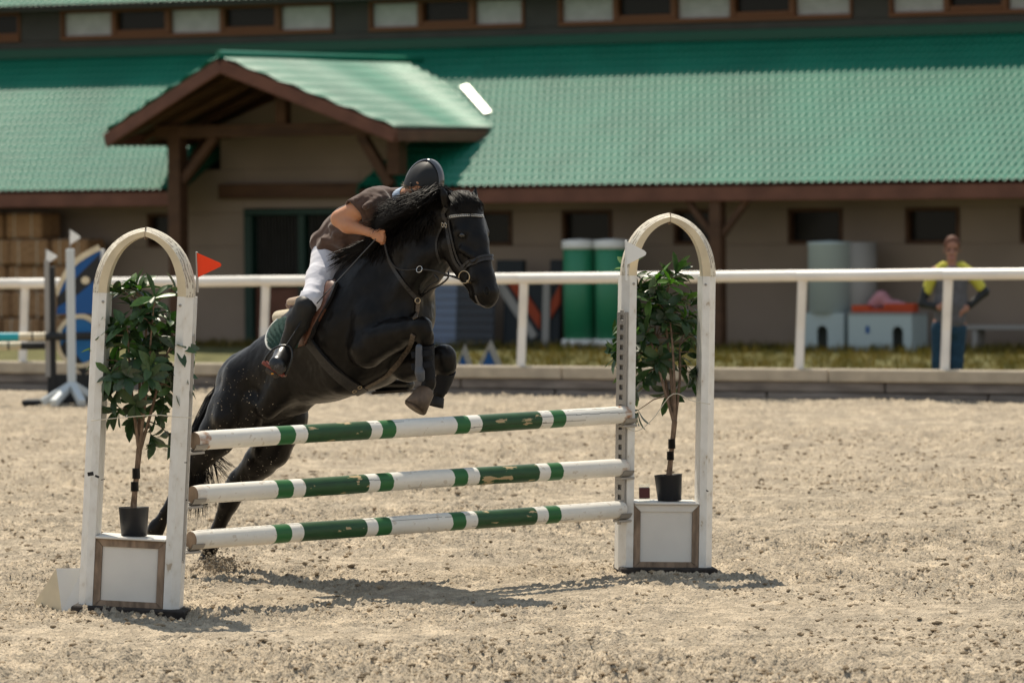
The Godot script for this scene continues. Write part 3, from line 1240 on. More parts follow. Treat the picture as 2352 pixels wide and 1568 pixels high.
# white gloss paint, yellowed in places, knocked through to grey-brown primer in small patches
func paint() -> StandardMaterial3D:
	var m := StandardMaterial3D.new()
	m.albedo_texture = noise_tex(0.018, 303, [[0.0, 0.36, 0.29, 0.21], [0.17, 0.42, 0.35, 0.26], [0.19, 0.62, 0.59, 0.53], [0.45, 0.70, 0.685, 0.64], [1.0, 0.76, 0.75, 0.71]], 512, FastNoiseLite.TYPE_SIMPLEX_SMOOTH, 5)
	m.roughness = 0.42
	m.metallic_specular = 0.5
	m.uv1_triplanar = true
	m.uv1_world_triplanar = true
	m.uv1_scale = Vector3(1.6, 1.0, 1.6)
	return m


# ---------------------------------------------------------------- things along the stable wall
func arch_front(w: float, h: float, hx: float, hw: float, hh: float) -> PackedVector2Array:
	var p := PackedVector2Array([Vector2(0, 0), Vector2(hx - hw, 0), Vector2(hx - hw, hh - hw)])
	for i in range(1, 8):
		var a := PI - PI * i / 8.0
		p.append(Vector2(hx + cos(a) * hw, hh - hw + sin(a) * hw))
	p.append_array(PackedVector2Array([Vector2(hx + hw, hh - hw), Vector2(hx + hw, 0), Vector2(w, 0), Vector2(w, h), Vector2(0, h)]))
	return p


func hollow_box(o: Node3D, w: float, h: float, hole: float) -> void:
	put("arched_board", plate(arch_front(w, h, hole, 0.085, 0.35), 0.04), M.pale, o, false).position = Vector3(0, 0, 0.22)
	put("board", box_mesh(Vector3(w, h, 0.03), 0.004), M.pale, o, false).position = Vector3(w * 0.5, h * 0.5, -0.22)
	for s in [0.016, w - 0.016]:
		put("board", box_mesh(Vector3(0.03, h, 0.4), 0.004), M.pale, o, false).position = Vector3(s, h * 0.5, 0)
	put("board", box_mesh(Vector3(w - 0.07, 0.03, 0.4), 0.004), M.pale, o, false).position = Vector3(w * 0.5, h - 0.018, 0)


func build_yard() -> void:
	# straw bales stacked against the wall
	var rows := ["top", "second", "third", "fourth", "lowest"]
	var cols := ["leftmost", "second from the left", "third from the left", "rightmost"]
	for r in 5:
		for c in 4:
			if r == 0 and c == 3:
				continue
			var b := Node3D.new()
			b.name = numbered("straw_bale")
			add_child(b)
			var y := 0.2 + (4 - r) * 0.4
			var xx := -9.75 + c * 0.74 + (r % 2) * 0.12
			b.global_transform = Transform3D(Basis(BE, Vector3.UP, BN) * Basis(Vector3.UP, rng.randf_range(-0.06, 0.06)), bp(xx, y - 0.2, 0.45 + rng.randf_range(-0.07, 0.1)))
			var st := begin()
			bevel_box(st, Vector3(0, 0.2, 0), Vector3(0.7 + rng.randf_range(-0.03, 0.02), 0.385, 0.5), 0.035)
			put("straw", done(st), M.hay, b, false)
			for s in [-0.17, 0.17]:
				put("twine", box_mesh(Vector3(0.012, 0.392, 0.508), 0.002), M.rope, b, false).position = Vector3(s, 0.2, 0)
			tag(b, "brown straw bale in the %s row of the stack, %s" % [rows[r], cols[c]], "straw bale", "straw bales stacked by the stable wall")
	# two green jump pillars with white caps
	var k := 0
	for xx in [1.66, 2.19]:
		var t := thing("jump_pillar", ["green round pillar with white cap, left of the two by the wall", "green round pillar with white cap, right of the two by the wall"][k], "jump pillar", bp(xx, 0, 0.85), "green pillars by the stable wall")
		put("column", lathe(PackedVector2Array([Vector2(0, 0.14), Vector2(0.235, 0.14), Vector2(0.235, 1.42), Vector2(0, 1.42)]), 32), M.pillar_green, t, false)
		put("cap", lathe(PackedVector2Array([Vector2(0, 1.42), Vector2(0.25, 1.42), Vector2(0.255, 1.46), Vector2(0.25, 1.54), Vector2(0, 1.56)]), 32), M.white_plain, t, false)
		put("foot", lathe(PackedVector2Array([Vector2(0, 0.0), Vector2(0.27, 0.0), Vector2(0.27, 0.13), Vector2(0.25, 0.14), Vector2(0, 0.14)]), 32), M.white_plain, t, false)
		k += 1
	# pale tower filler on a pedestal with an arched hole
	var bas := Basis(BE, Vector3.UP, BN)
	var t2 := thing("jump_tower", "tall round pale tower filler on a pedestal with an arched hole", "jump filler", bp(5.3, 0, 0.8))
	t2.global_basis = bas
	put("shaft", lathe(PackedVector2Array([Vector2(0, 0.52), Vector2(0.3, 0.52), Vector2(0.3, 1.46), Vector2(0.31, 1.47), Vector2(0.31, 1.5), Vector2(0, 1.52)]), 36), M.pale, t2, false).position = Vector3(0.36, 0, 0)
	put("shaft", lathe(PackedVector2Array([Vector2(0, 0.0), Vector2(0.24, 0.0), Vector2(0.24, 1.49), Vector2(0, 1.5)]), 32), M.pale_grey, t2, false).position = Vector3(0.70, 0, -0.25)
	hollow_box(t2, 0.7, 0.52, 0.36)
	var t3 := thing("jump_box", "low pale box filler with an arched hole beside the tower", "jump filler", bp(6.15, 0, 0.95))
	t3.global_basis = bas
	hollow_box(t3, 0.98, 0.5, 0.76)
	put("lid", box_mesh(Vector3(1.0, 0.03, 0.5), 0.008), M.pale_grey, t3, false).position = Vector3(0.49, 0.517, 0.0)
	put("sticker", box_mesh(Vector3(0.06, 0.1, 0.004), 0.001), M.blue, t3, false).position = Vector3(0.3, 0.3, 0.247)
	var t4 := thing("orange_boards", "bright orange-red boards lying on the low pale box", "boards", bp(6.15, 0.535, 0.95))
	t4.global_basis = bas
	for q in [[0.0, 0.0, 0.26, 0.1, 0.1], [0.45, 0.0, 0.78, 0.05, -0.04], [0.6, 0.052, 0.46, 0.07, 0.06]]:
		put("board", box_mesh(Vector3(q[2], q[3], 0.16), 0.01), M.orange, t4, false).transform = Transform3D(Basis(Vector3.UP, q[4]), Vector3(q[0] + 0.12, q[1] + q[3] * 0.5, 0.05))
	var f := Field.new()
	f.side = BE
	for q in [[6.35, 0.62, 0.10, 6.48, 0.74, 0.09], [6.48, 0.72, 0.09, 6.66, 0.6, 0.07], [6.7, 0.64, 0.06, 6.85, 0.62, 0.05]]:
		f.add(bp(q[0], q[1], 0.8), bp(q[3], q[4], 0.85), q[2], q[5], 0.06)
	var cl := put("pink_cloth", f.mesh(0.02), M.pink)
	tag(cl, "crumpled pink cloth bundle on the pale box behind the orange boards", "cloth")
	var bn := thing("grey_bench", "low grey bench standing by the wall right of the bystander", "bench", bp(8.3, 0, 0.5))
	bn.global_basis = bas
	put("seat", box_mesh(Vector3(1.3, 0.06, 0.3), 0.01), M.pale_grey, bn, false).position = Vector3(0, 0.32, 0)
	for s in [-0.5, 0.5]:
		put("leg", box_mesh(Vector3(0.08, 0.29, 0.26), 0.01), M.pale_grey, bn, false).position = Vector3(s, 0.145, 0)
	# jump fillers leaning behind the horse's head
	var g := thing("slatted_filler", "blue-grey slatted jump filler leaning by the wall behind the horse's neck", "jump filler", bp(-0.95, 0, 0.75))
	g.global_basis = bas * Basis(Vector3.RIGHT, -0.08)
	for i in 8:
		put("slat", box_mesh(Vector3(0.45, 0.108, 0.05), 0.01), M.steel_blue, g, false).position = Vector3(0.24, 0.06 + i * 0.115, 0)
		put("slat", box_mesh(Vector3(0.62, 0.108, 0.05), 0.01), M.navy_grey, g, false).position = Vector3(0.79, 0.06 + i * 0.115, 0.004)
	put("frame", box_mesh(Vector3(0.06, 0.95, 0.07), 0.01), M.navy_grey, g, false).position = Vector3(0.475, 0.47, -0.01)
	var n := thing("navy_filler", "dark navy jump panel with an orange diagonal plank by the wall", "jump filler", bp(0.2, 0, 0.6))
	n.global_basis = bas * Basis(Vector3.RIGHT, -0.06)
	put("panel", box_mesh(Vector3(0.95, 1.0, 0.06), 0.01), M.navy, n, false).position = Vector3(0.5, 0.5, 0)
	put("top_box", box_mesh(Vector3(0.46, 0.26, 0.1), 0.01), M.navy, n, false).position = Vector3(0.12, 1.13, 0)
	put("top_box", box_mesh(Vector3(0.3, 0.26, 0.1), 0.01), M.navy, n, false).position = Vector3(0.95, 1.13, 0)
	var diag := PackedVector2Array([Vector2(0.06, 1.0), Vector2(0.30, 1.0), Vector2(0.66, 0.5), Vector2(0.66, 0.22), Vector2(0.6, 0.22)])
	put("plank", plate(PackedVector2Array([Vector2(0.06, 0.98), Vector2(0.27, 0.98), Vector2(0.66, 0.48), Vector2(0.66, 0.26)]), 0.03), M.orange_dark, n, false).position = Vector3(0, 0, 0.046)
	put("plank", plate(PackedVector2Array([Vector2(-0.08, 0.86), Vector2(0.0, 0.97), Vector2(0.62, 0.18), Vector2(0.52, 0.12)]), 0.03), M.pale_grey, n, false).position = Vector3(0, 0, 0.044)
	put("plank", plate(PackedVector2Array([Vector2(0.84, 0.42), Vector2(0.84, 0.66), Vector2(0.99, 0.92), Vector2(0.99, 0.64)]), 0.03), M.orange_dark, n, false).position = Vector3(0, 0, 0.046)
	put("plank", box_mesh(Vector3(0.12, 0.99, 0.04), 0.008), M.pale_grey, n, false).position = Vector3(0.76, 0.5, 0.05)
	# small blue and white wing pieces standing behind the kerb
	k = 0
	for q in [[1062.0, 0.24, 0.2], [1122.0, 0.32, 0.26]]:
		var base := spot(q[0], 842, 58.0)
		base.y = -0.2
		var t5 := thing("wing_foot", ["small blue jump foot with white edge, nearer the horse's knee", "small blue triangular jump foot with white edges, right of its twin"][k], "jump foot", base, "blue jump feet behind the kerb")
		var w: float = q[1]
		var h := 0.62 + 0.04 * k
		put("panel", plate(PackedVector2Array([Vector2(-w * 0.75, 0), Vector2(w * 0.75, 0), Vector2(0.01, h * 0.86)]), 0.05), M.blue, t5, false)
		put("edge", plate(PackedVector2Array([Vector2(w * 0.75, 0), Vector2(w, 0), Vector2(0.03, h), Vector2(0.0, h * 0.86)]), 0.07), M.pale_grey, t5, false)
		put("edge", plate(PackedVector2Array([Vector2(-w, 0), Vector2(-w * 0.75, 0), Vector2(0.0, h * 0.86), Vector2(0.03, h)]), 0.07), M.pale_grey, t5, false)
		k += 1


# ---------------------------------------------------------------- the blue jump further off
func build_far_jump() -> void:
	var D := 53.4
	var S := D / F
	var B := spot(160, 925, D)
	B.y = 0.0
	var P := func(px: float, py: float) -> Vector2: return Vector2((px - 160.0) * S, (925.0 - py) * S)
	var w := thing("butterfly_wing", "blue and black curved jump wing with cream edge on a black base", "jump wing", B)
	var outer := PackedVector2Array()
	var inner := PackedVector2Array()
	for i in 9:
		var t := i / 8.0
		var c := Vector2(129, 668).lerp(Vector2(228, 562), t) + Vector2(-14, -12) * sin(PI * t)
		outer.append(P.call(c.x, c.y))
		inner.append(P.call(c.x + 6, c.y + 12))
	var face := inner.duplicate()
	face.append_array(PackedVector2Array([P.call(234, 720), P.call(131, 720)]))
	put("panel", plate(face, 0.03), M.blue, w, false)
	var rim := outer.duplicate()
	var ri := inner.duplicate()
	ri.reverse()
	rim.append_array(ri)
	put("edge", plate(rim, 0.06), M.cream, w, false)
	put("stripe", plate(PackedVector2Array([P.call(133, 682), P.call(180, 634), P.call(233, 582), P.call(233, 632), P.call(185, 672), P.call(133, 704)]), 0.036), M.charcoal, w, false)
	var disc := PackedVector2Array()
	var ringo := PackedVector2Array()
	var ringi := PackedVector2Array()
	for i in 25:
		var a := TAU * i / 24.0
		if i < 24:
			disc.append(P.call(199 + cos(a) * 10, 643 + sin(a) * 9))
		ringo.append(P.call(184 + cos(a) * 56, 782 + sin(a) * 62))
		ringi.append(P.call(184 + cos(-a) * 46, 782 + sin(-a) * 52))
	put("spot", plate(disc, 0.046), M.cream, w, false)
	var inside := ringi.duplicate()
	inside.resize(24)
	put("ring_panel", plate(inside, 0.03), M.blue_light, w, false)
	var st := begin()
	for i in 24:
		prism(st, PackedVector2Array([ringo[i], ringo[i + 1], ringi[23 - i], ringi[24 - i]]), -0.035, 0.035, Transform3D(Basis(Vector3.RIGHT, Vector3.BACK, Vector3.UP), Vector3.ZERO))
	put("ring_edge", done(st), M.cream, w, false)
	put("stripe", plate(PackedVector2Array([P.call(136, 800), P.call(150, 780), P.call(206, 852), P.call(190, 860)]), 0.038), M.charcoal, w, false)
	put("base_board", plate(PackedVector2Array([P.call(108, 925), P.call(110, 862), P.call(122, 858), P.call(218, 858), P.call(218, 925)]), 0.08), M.charcoal, w, false)
	put("pole", box_mesh(Vector3(0.055, 1.33, 0.06), 0.006), M.charcoal, w, false).position = Vector3(-0.158, 0.67, 0.02)
	put("foot", box_mesh(Vector3(0.35, 0.04, 0.5), 0.01), M.charcoal, w, false).position = Vector3(-0.28, 0.02, 0.0)
	put("post", box_mesh(Vector3(0.06, 1.5, 0.06), 0.006), M.white_plain, w, false).position = Vector3(0.32, 0.75, -0.05)
	var rl := put("cup_rail", box_mesh(Vector3(0.05, 1.14, 0.03), 0.004), M.pale_grey, w, false)
	rl.position = Vector3(-0.208, 0.83, 0.05)
	var fl := put("flag", plate(PackedVector2Array([Vector2(0, 0), Vector2(0, 0.145), Vector2(0.105, 0.085), Vector2(0.105, 0.065)]), 0.006), M.flag_white, w, false)
	fl.position = Vector3(-0.212, 1.36, 0.06)
	put("flag_staff", bar(Vector3(-0.214, 1.3, 0.06), Vector3(-0.214, 1.51, 0.06), 0.008), M.pale_grey, w, false)
	# plain white upright in front of the wing
	var u := thing("jump_upright", "slim white jump upright with splayed feet and white flag", "jump upright", B + Vector3(0.055, 0, 0.45))
	put("post", box_mesh(Vector3(0.08, 1.36, 0.08), 0.008), M.pale_post, u, false).position = Vector3(0, 0.83, 0)
	for q in [Vector3(-0.28, 0, 0.1), Vector3(-0.15, 0, 0.4), Vector3(0.13, 0, 0.4), Vector3(0.24, 0, -0.2)]:
		put("foot", beam(Vector3(0, 0.2, 0), q + Vector3(0, 0.03, 0), 0.07, 0.07, 0.008), M.pale_post, u, false)
	put("flag_staff", bar(Vector3(0.0, 1.5, 0.02), Vector3(0.0, 1.7, 0.02), 0.008), M.pale_grey, u, false)
	put("flag", plate(PackedVector2Array([Vector2(0, 0), Vector2(0, 0.15), Vector2(0.1, 0.08), Vector2(0.1, 0.065)]), 0.006), M.flag_white, u, false).position = Vector3(0.0, 1.55, 0.02)
	# poles
	var k := 0
	for q in [[770.0, 236.0, 0.16], [792.0, 130.0, -0.05]]:
		var y: float = (925.0 - q[0]) * S
		var p := thing("jump_pole", ["upper far jump pole banded turquoise, cream and black", "lower far jump pole banded cream and black"][k], "jump pole", B + Vector3(0, y, q[2]), "poles of the far blue jump")
		var edges: Array = [[236, 108, "charcoal"], [108, 81, "cream"], [81, 77, "charcoal"], [77, 48, "cream"], [48, -120, "turquoise"], [-120, -320, "charcoal"]]
		if k == 1:
			edges = [[130, 48, "charcoal"], [48, 22, "cream"], [22, 17, "charcoal"], [17, -40, "cream"], [-40, -320, "charcoal"]]
		for e in edges:
			put("band", bar(Vector3((e[0] - 160.0) * S, 0, 0), Vector3((e[1] - 160.0) * S, 0, 0), 0.04, 0.04, 14), M[e[2]], p, false)
		k += 1


# ---------------------------------------------------------------- bystander behind the fence
func build_person() -> void:
	var D := 57.6
	var base := spot(2170, 905, D)
	base.y = -0.2
	var o := thing("person", "bystander in grey vest with yellow shoulders, one hand on hip", "person", base)
	var sd := Vector3.RIGHT
	var skin := Field.new(); skin.side = sd
	var C := func(f: Field, a: Array, b: Array, k: float, q: float) -> void:
		cap(f, a[0], a[1], D + (a[3] if a.size() > 3 else 0.0), a[2], b[0], b[1], D + (b[3] if b.size() > 3 else 0.0), b[2], k, q)
	# body
	C.call(skin, [2188, 562, 17], [2187, 580, 14], 0.02, 0.85)
	C.call(skin, [2187, 582, 12, -0.02], [2186, 594, 8, -0.02], 0.02, 1.0)
	C.call(skin, [2187, 577, 3, -0.075], [2187, 583, 4, -0.085], 0.01, 1.0)
	C.call(skin, [2169, 574, 4], [2170, 580, 3], 0.01, 0.5)
	C.call(skin, [2206, 574, 4], [2205, 580, 3], 0.01, 0.5)
	C.call(skin, [2187, 592, 9], [2187, 615, 11], 0.03, 1.0)
	C.call(skin, [2187, 640, 26], [2184, 735, 25], 0.05, 1.25)
	for q in [[[2150, 622, 11], [2122, 692, 7]], [[2122, 692, 7], [2158, 705, 5, -0.16]], [[2224, 622, 11], [2262, 670, 7]], [[2262, 670, 7], [2222, 706, 5, -0.06]]]:
		C.call(skin, q[0], q[1], 0.03, 1.0)
	C.call(skin, [2160, 706, 8, -0.17], [2173, 694, 5, -0.2], 0.01, 1.0)
	for i in 4:
		C.call(skin, [2163 + i * 2, 700 + i * 3, 2.6, -0.19], [2178 + i * 2, 694 + i * 3, 2.2, -0.21], 0.004, 1.0)
	C.call(skin, [2163, 697, 2.8, -0.18], [2172, 688, 2.3, -0.2], 0.004, 1.0)
	C.call(skin, [2220, 708, 8, -0.07], [2208, 716, 6, -0.1], 0.01, 1.0)
	for i in 4:
		C.call(skin, [2212 - i, 712 + i * 4, 2.6, -0.1], [2200, 716 + i * 5, 2.2, -0.11], 0.004, 1.0)
	C.call(skin, [2218, 702, 2.8, -0.09], [2208, 700, 2.3, -0.1], 0.004, 1.0)
	for s in [[2157, 0.0], [2198, 0.02]]:
		C.call(skin, [s[0] + 4, 745, 18, s[1]], [s[0] - 1, 830, 12, s[1]], 0.04, 1.0)
		C.call(skin, [s[0] - 1, 830, 12, s[1]], [s[0] - 2, 902, 7, s[1]], 0.03, 1.0)
	put("body", skin.mesh(0.014), M.skin_red, o)
	var vest := Field.new(); vest.side = sd
	C.call(vest, [2187, 640, 31], [2184, 700, 30], 0.05, 1.22)
	C.call(vest, [2184, 700, 30], [2183, 735, 29], 0.05, 1.25)
	put("vest", vest.mesh(0.016), M.vest_grey, o)
	for q in [[[2168, 612, 12], [2142, 636, 14], [2130, 668, 12]], [[2208, 612, 12], [2236, 634, 14], [2254, 660, 12]]]:
		var yel := Field.new(); yel.side = sd
		C.call(yel, q[0], q[1], 0.03, 1.0)
		C.call(yel, q[1], q[2], 0.03, 1.0)
		put("yellow_sleeve", yel.mesh(0.014), M.yellow, o)
	for q in [[[2129, 664, 11], [2120, 696, 10], [2150, 704, 8, -0.13]], [[2252, 657, 11], [2264, 670, 10], [2228, 702, 8, -0.05]]]:
		var blk := Field.new(); blk.side = sd
		C.call(blk, q[0], q[1], 0.02, 1.0)
		C.call(blk, q[1], q[2], 0.02, 1.0)
		put("dark_sleeve", blk.mesh(0.012), M.charcoal, o)
	var jeans := Field.new(); jeans.side = sd
	C.call(jeans, [2180, 742, 26], [2180, 756, 26], 0.04, 1.3)
	for s in [[2157, 0.0], [2198, 0.02]]:
		C.call(jeans, [s[0] + 3, 755, 21, s[1]], [s[0], 830, 16, s[1]], 0.03, 1.0)
		C.call(jeans, [s[0], 830, 16, s[1]], [s[0] - 2, 896, 13, s[1]], 0.03, 1.0)
	put("jeans", jeans.mesh(0.016), M.jeans, o)
	for s in [[2156, 0.0], [2197, 0.02]]:
		var shoe := Field.new(); shoe.side = sd
		C.call(shoe, [s[0], 905, 9, s[1]], [s[0] - 2, 909, 8, s[1] - 0.14], 0.02, 1.0)
		put("shoe", shoe.mesh(0.014), M.charcoal, o)
	var hair := Field.new(); hair.side = sd
	C.call(hair, [2188, 558, 18, 0.012], [2188, 567, 18, 0.05], 0.02, 0.92)
	C.call(hair, [2172, 562, 4, 0.0], [2204, 562, 4, 0.0], 0.02, 1.0)
	put("hair", hair.mesh(0.012), M.red_hair, o)
	for s in [2180.0, 2195.0]:
		var eb := Field.new(); eb.side = sd
		C.call(eb, [s - 3.5, 570.5, 1.6, -0.072], [s + 3.5, 570.0, 1.4, -0.072], 0.004, 1.0)
		put("eyebrow", eb.mesh(0.004), M.red_hair, o)
		var ey := Field.new(); ey.side = sd
		C.call(ey, [s - 1.5, 574.5, 1.6, -0.070], [s + 1.5, 574.5, 1.6, -0.070], 0.004, 1.0)
		put("eye", ey.mesh(0.004), M.charcoal, o)
	var mo := Field.new(); mo.side = sd
	C.call(mo, [2182, 591, 1.5, -0.07], [2192, 591, 1.5, -0.07], 0.004, 1.0)
	put("mouth", mo.mesh(0.004), M.pink, o)


# ---------------------------------------------------------------- the jump
func arch_half(s: float) -> ArrayMesh:
	var am := ArrayMesh.new()
	var n := 18
	var rings := []
	for i in n + 1:
		var a := PI * 0.5 * i / n
		var pt := 0.018 * pow(float(i) / n, 5.0)
		var I := Vector2(0.1705 * pow(cos(a), 0.9) if i < n else 0.0, 0.262 * sin(a) + pt)
		var O := Vector2(0.2435 * pow(cos(a), 0.92) if i < n else 0.0, 0.305 * sin(a) + pt)
		var Mi := I.lerp(O, 0.56)
		var ring := []
		for q in [[I, 0.108], [Mi, 0.110], [O, 0.062], [O, -0.02], [I, -0.02]]:
			ring.append(Vector3(q[0].x * s, 1.527 + q[0].y, q[1]))
		rings.append(ring)
	for part in 2:
		var st := begin()
		st.set_smooth_group(-1)
		for i in n:
			var mid: Vector3 = (rings[i][0] + rings[i][2] + rings[i][3] + rings[i][4]) * 0.25
			if part == 0:
				for j in [0, 3, 4]:
					var k: int = (j + 1) % 5
					_face(st, rings[i][j], rings[i][k], rings[i + 1][k], rings[i + 1][j], mid)
			else:
				for j in [1, 2]:
					for q in [[0, 0], [0, 1], [1, 1], [0, 0], [1, 1], [1, 0]]:
						st.set_uv(Vector2((i + q[0]) / float(n) * 2.0, (j - 1 + q[1]) * 0.5))
						st.add_vertex(rings[i + q[0]][j + q[1]])
		st.generate_normals()
		st.commit(am)
		am.surface_set_material(part, M.cream if part == 0 else M.weathered)
	return am


func leaf_mesh(bend: float, wide: float) -> ArrayMesh:
	var st := begin()
	st.set_smooth_group(1)
	var pts := []
	for i in 6:
		var t := i / 5.0
		var w: float = [0.03, 0.10, 0.165, 0.19, 0.145, 0.0][i] * wide
		var y := -bend * t * t
		pts.append([Vector3(-w, y + w * 0.35, t), Vector3(0, y, t), Vector3(w, y + w * 0.35, t)])
	for i in 5:
		for j in 2:
			quad(st, pts[i][j], pts[i][j + 1], pts[i + 1][j + 1], pts[i + 1][j])
	return done(st)


func potted_tree(base: Vector3, label: String, centre: Vector3, rad: Vector3, sd: int, tilt: float, bright_top: bool) -> void:
	var r := RandomNumberGenerator.new()
	r.seed = sd
	var o := thing("potted_tree", label, "potted tree", base, "potted laurel trees in the jump standards")
	var pot := put("pot", lathe(PackedVector2Array([Vector2(0, 0), Vector2(0.062, 0), Vector2(0.073, 0.135), Vector2(0.075, 0.138), Vector2(0.071, 0.138), Vector2(0.068, 0.118), Vector2(0, 0.12)]), 32), M.pot, o, false)
	pot.rotation.z = tilt
	var soil := put("soil", lathe(PackedVector2Array([Vector2(0.067, 0.115), Vector2(0.04, 0.122), Vector2(0, 0.124)]), 20), M.soil, o, false)
	soil.rotation.z = tilt
	var fork := Vector3(0.03, 0.42, 0.0)
	var trunk := begin()
	tube(trunk, PackedVector3Array([Vector3(-0.005, 0.1, 0), Vector3(0.005, 0.2, 0.005), Vector3(0.018, 0.31, 0.0), fork]), PackedFloat32Array([0.018, 0.014, 0.0135, 0.015]), 10)
	put("trunk", done(trunk), M.bark, o, false)
	for y in [[0.215, 0.26], [0.275, 0.325]]:
		put("tape", lathe(PackedVector2Array([Vector2(0.016, 0), Vector2(0.0195, 0), Vector2(0.0185, y[1] - y[0]), Vector2(0.0205, y[1] - y[0]), Vector2(0.014, y[1] - y[0])]), 14), M.tape, o, false).position = Vector3(0.004 + (y[0] - 0.2) * 0.13, y[0], 0.003)
	# limbs rise from the fork into the crown
	var limbs := []
	var c := centre - base
	for q in [Vector3(-0.35, 0.25, 0.3), Vector3(0.5, -0.05, 0.15), Vector3(0.1, 0.5, -0.1), Vector3(-0.1, 0.05, -0.5), Vector3(0.25, 0.35, 0.45)]:
		var e := c + Vector3(q.x * rad.x, q.y * rad.y, q.z * rad.z)
		var m := fork.lerp(e, 0.5) + Vector3(q.x * 0.03, 0.02, q.z * 0.03)
		limbs.append([fork + Vector3(0, -0.02, 0), m, e])
		var st := begin()
		tube(st, curve([fork + Vector3(0, -0.02, 0), m, e], 7), PackedFloat32Array([0.0105, 0.009, 0.008, 0.007, 0.006, 0.005, 0.0035]), 7)
		put("limb", done(st), M.bark, o, false)
	var meshes := [leaf_mesh(0.12, 1.0), leaf_mesh(0.3, 1.1), leaf_mesh(0.04, 0.9), leaf_mesh(0.45, 1.0)]
	var leaves := []
	var twigs := begin()
	var heads := []
	var guard := 0
	while heads.size() < 64 and guard < 6000:
		guard += 1
		var q := Vector3(r.randf_range(-1, 1), r.randf_range(-1, 1), r.randf_range(-1, 1))
		if q.length() > 1.0:
			continue
		# fewer low down, and hollow in the very middle
		if q.y < -0.45 and r.randf() < 0.62:
			continue
		if q.length() < 0.35 and r.randf() < 0.6:
			continue
		var lump := 1.0 + 0.16 * sin(q.x * 5.0 + sd) + 0.12 * sin(q.y * 7.0 + 2.0)
		var p := c + Vector3(q.x * rad.x, q.y * rad.y, q.z * rad.z) * lump
		var near := false
		for h in heads:
			if p.distance_to(h) < 0.052:
				near = true
		if near:
			continue
		heads.append(p)
		var best := fork
		for l in limbs:
			for t in [0.3, 0.5, 0.7, 0.9, 1.0]:
				var w: Vector3 = l[0].lerp(l[1], t * 2.0) if t < 0.5 else l[1].lerp(l[2], t * 2.0 - 1.0)
				if w.distance_to(p) < best.distance_to(p):
					best = w
		tube(twigs, PackedVector3Array([best, best.lerp(p, 0.5) + Vector3(0, 0.015, 0), p]), PackedFloat32Array([0.004, 0.003, 0.0022]), 5)
		var out := (q + Vector3(0, 0.55, 0)).normalized()
		var n := r.randi_range(6, 9)
		var turn := r.randf() * TAU
		for i in n:
			var a := turn + TAU * i / n
			var s1 := out.cross(Vector3(0.3, 0.1, 0.9)).normalized()
			var s2 := out.cross(s1)
			var open := r.randf_range(0.45, 1.45)
			var dir := (out * cos(open) + (s1 * cos(a) + s2 * sin(a)) * sin(open)).normalized()
			dir = (dir + Vector3(r.randf_range(-0.2, 0.2), -0.28 + r.randf_range(-0.2, 0.15), r.randf_range(-0.2, 0.2))).normalized()
			var nrm := (out - dir * out.dot(dir)).normalized()
			var len_ := r.randf_range(0.08, 0.128)
			var b := Basis(nrm.cross(dir).normalized(), nrm, dir)
			b = b * Basis(Vector3.BACK, r.randf_range(-0.5, 0.5))
			var pick := r.randi_range(0, 2)
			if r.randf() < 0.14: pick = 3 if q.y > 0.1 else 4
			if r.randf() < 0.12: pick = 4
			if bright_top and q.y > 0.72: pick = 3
			leaves.append([p + Vector3(0, r.randf_range(-0.02, 0.01), 0), b.scaled(Vector3.ONE * len_), r.randi_range(0, 3), pick])
	put("twigs", done(twigs), M.bark, o, false)
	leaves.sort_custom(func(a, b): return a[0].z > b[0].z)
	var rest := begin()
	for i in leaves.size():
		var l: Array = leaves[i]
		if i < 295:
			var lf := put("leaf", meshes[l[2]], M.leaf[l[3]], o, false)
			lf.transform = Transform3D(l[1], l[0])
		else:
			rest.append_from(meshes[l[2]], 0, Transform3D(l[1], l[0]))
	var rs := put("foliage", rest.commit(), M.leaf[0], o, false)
	tag(rs, "", "", "", "stuff")


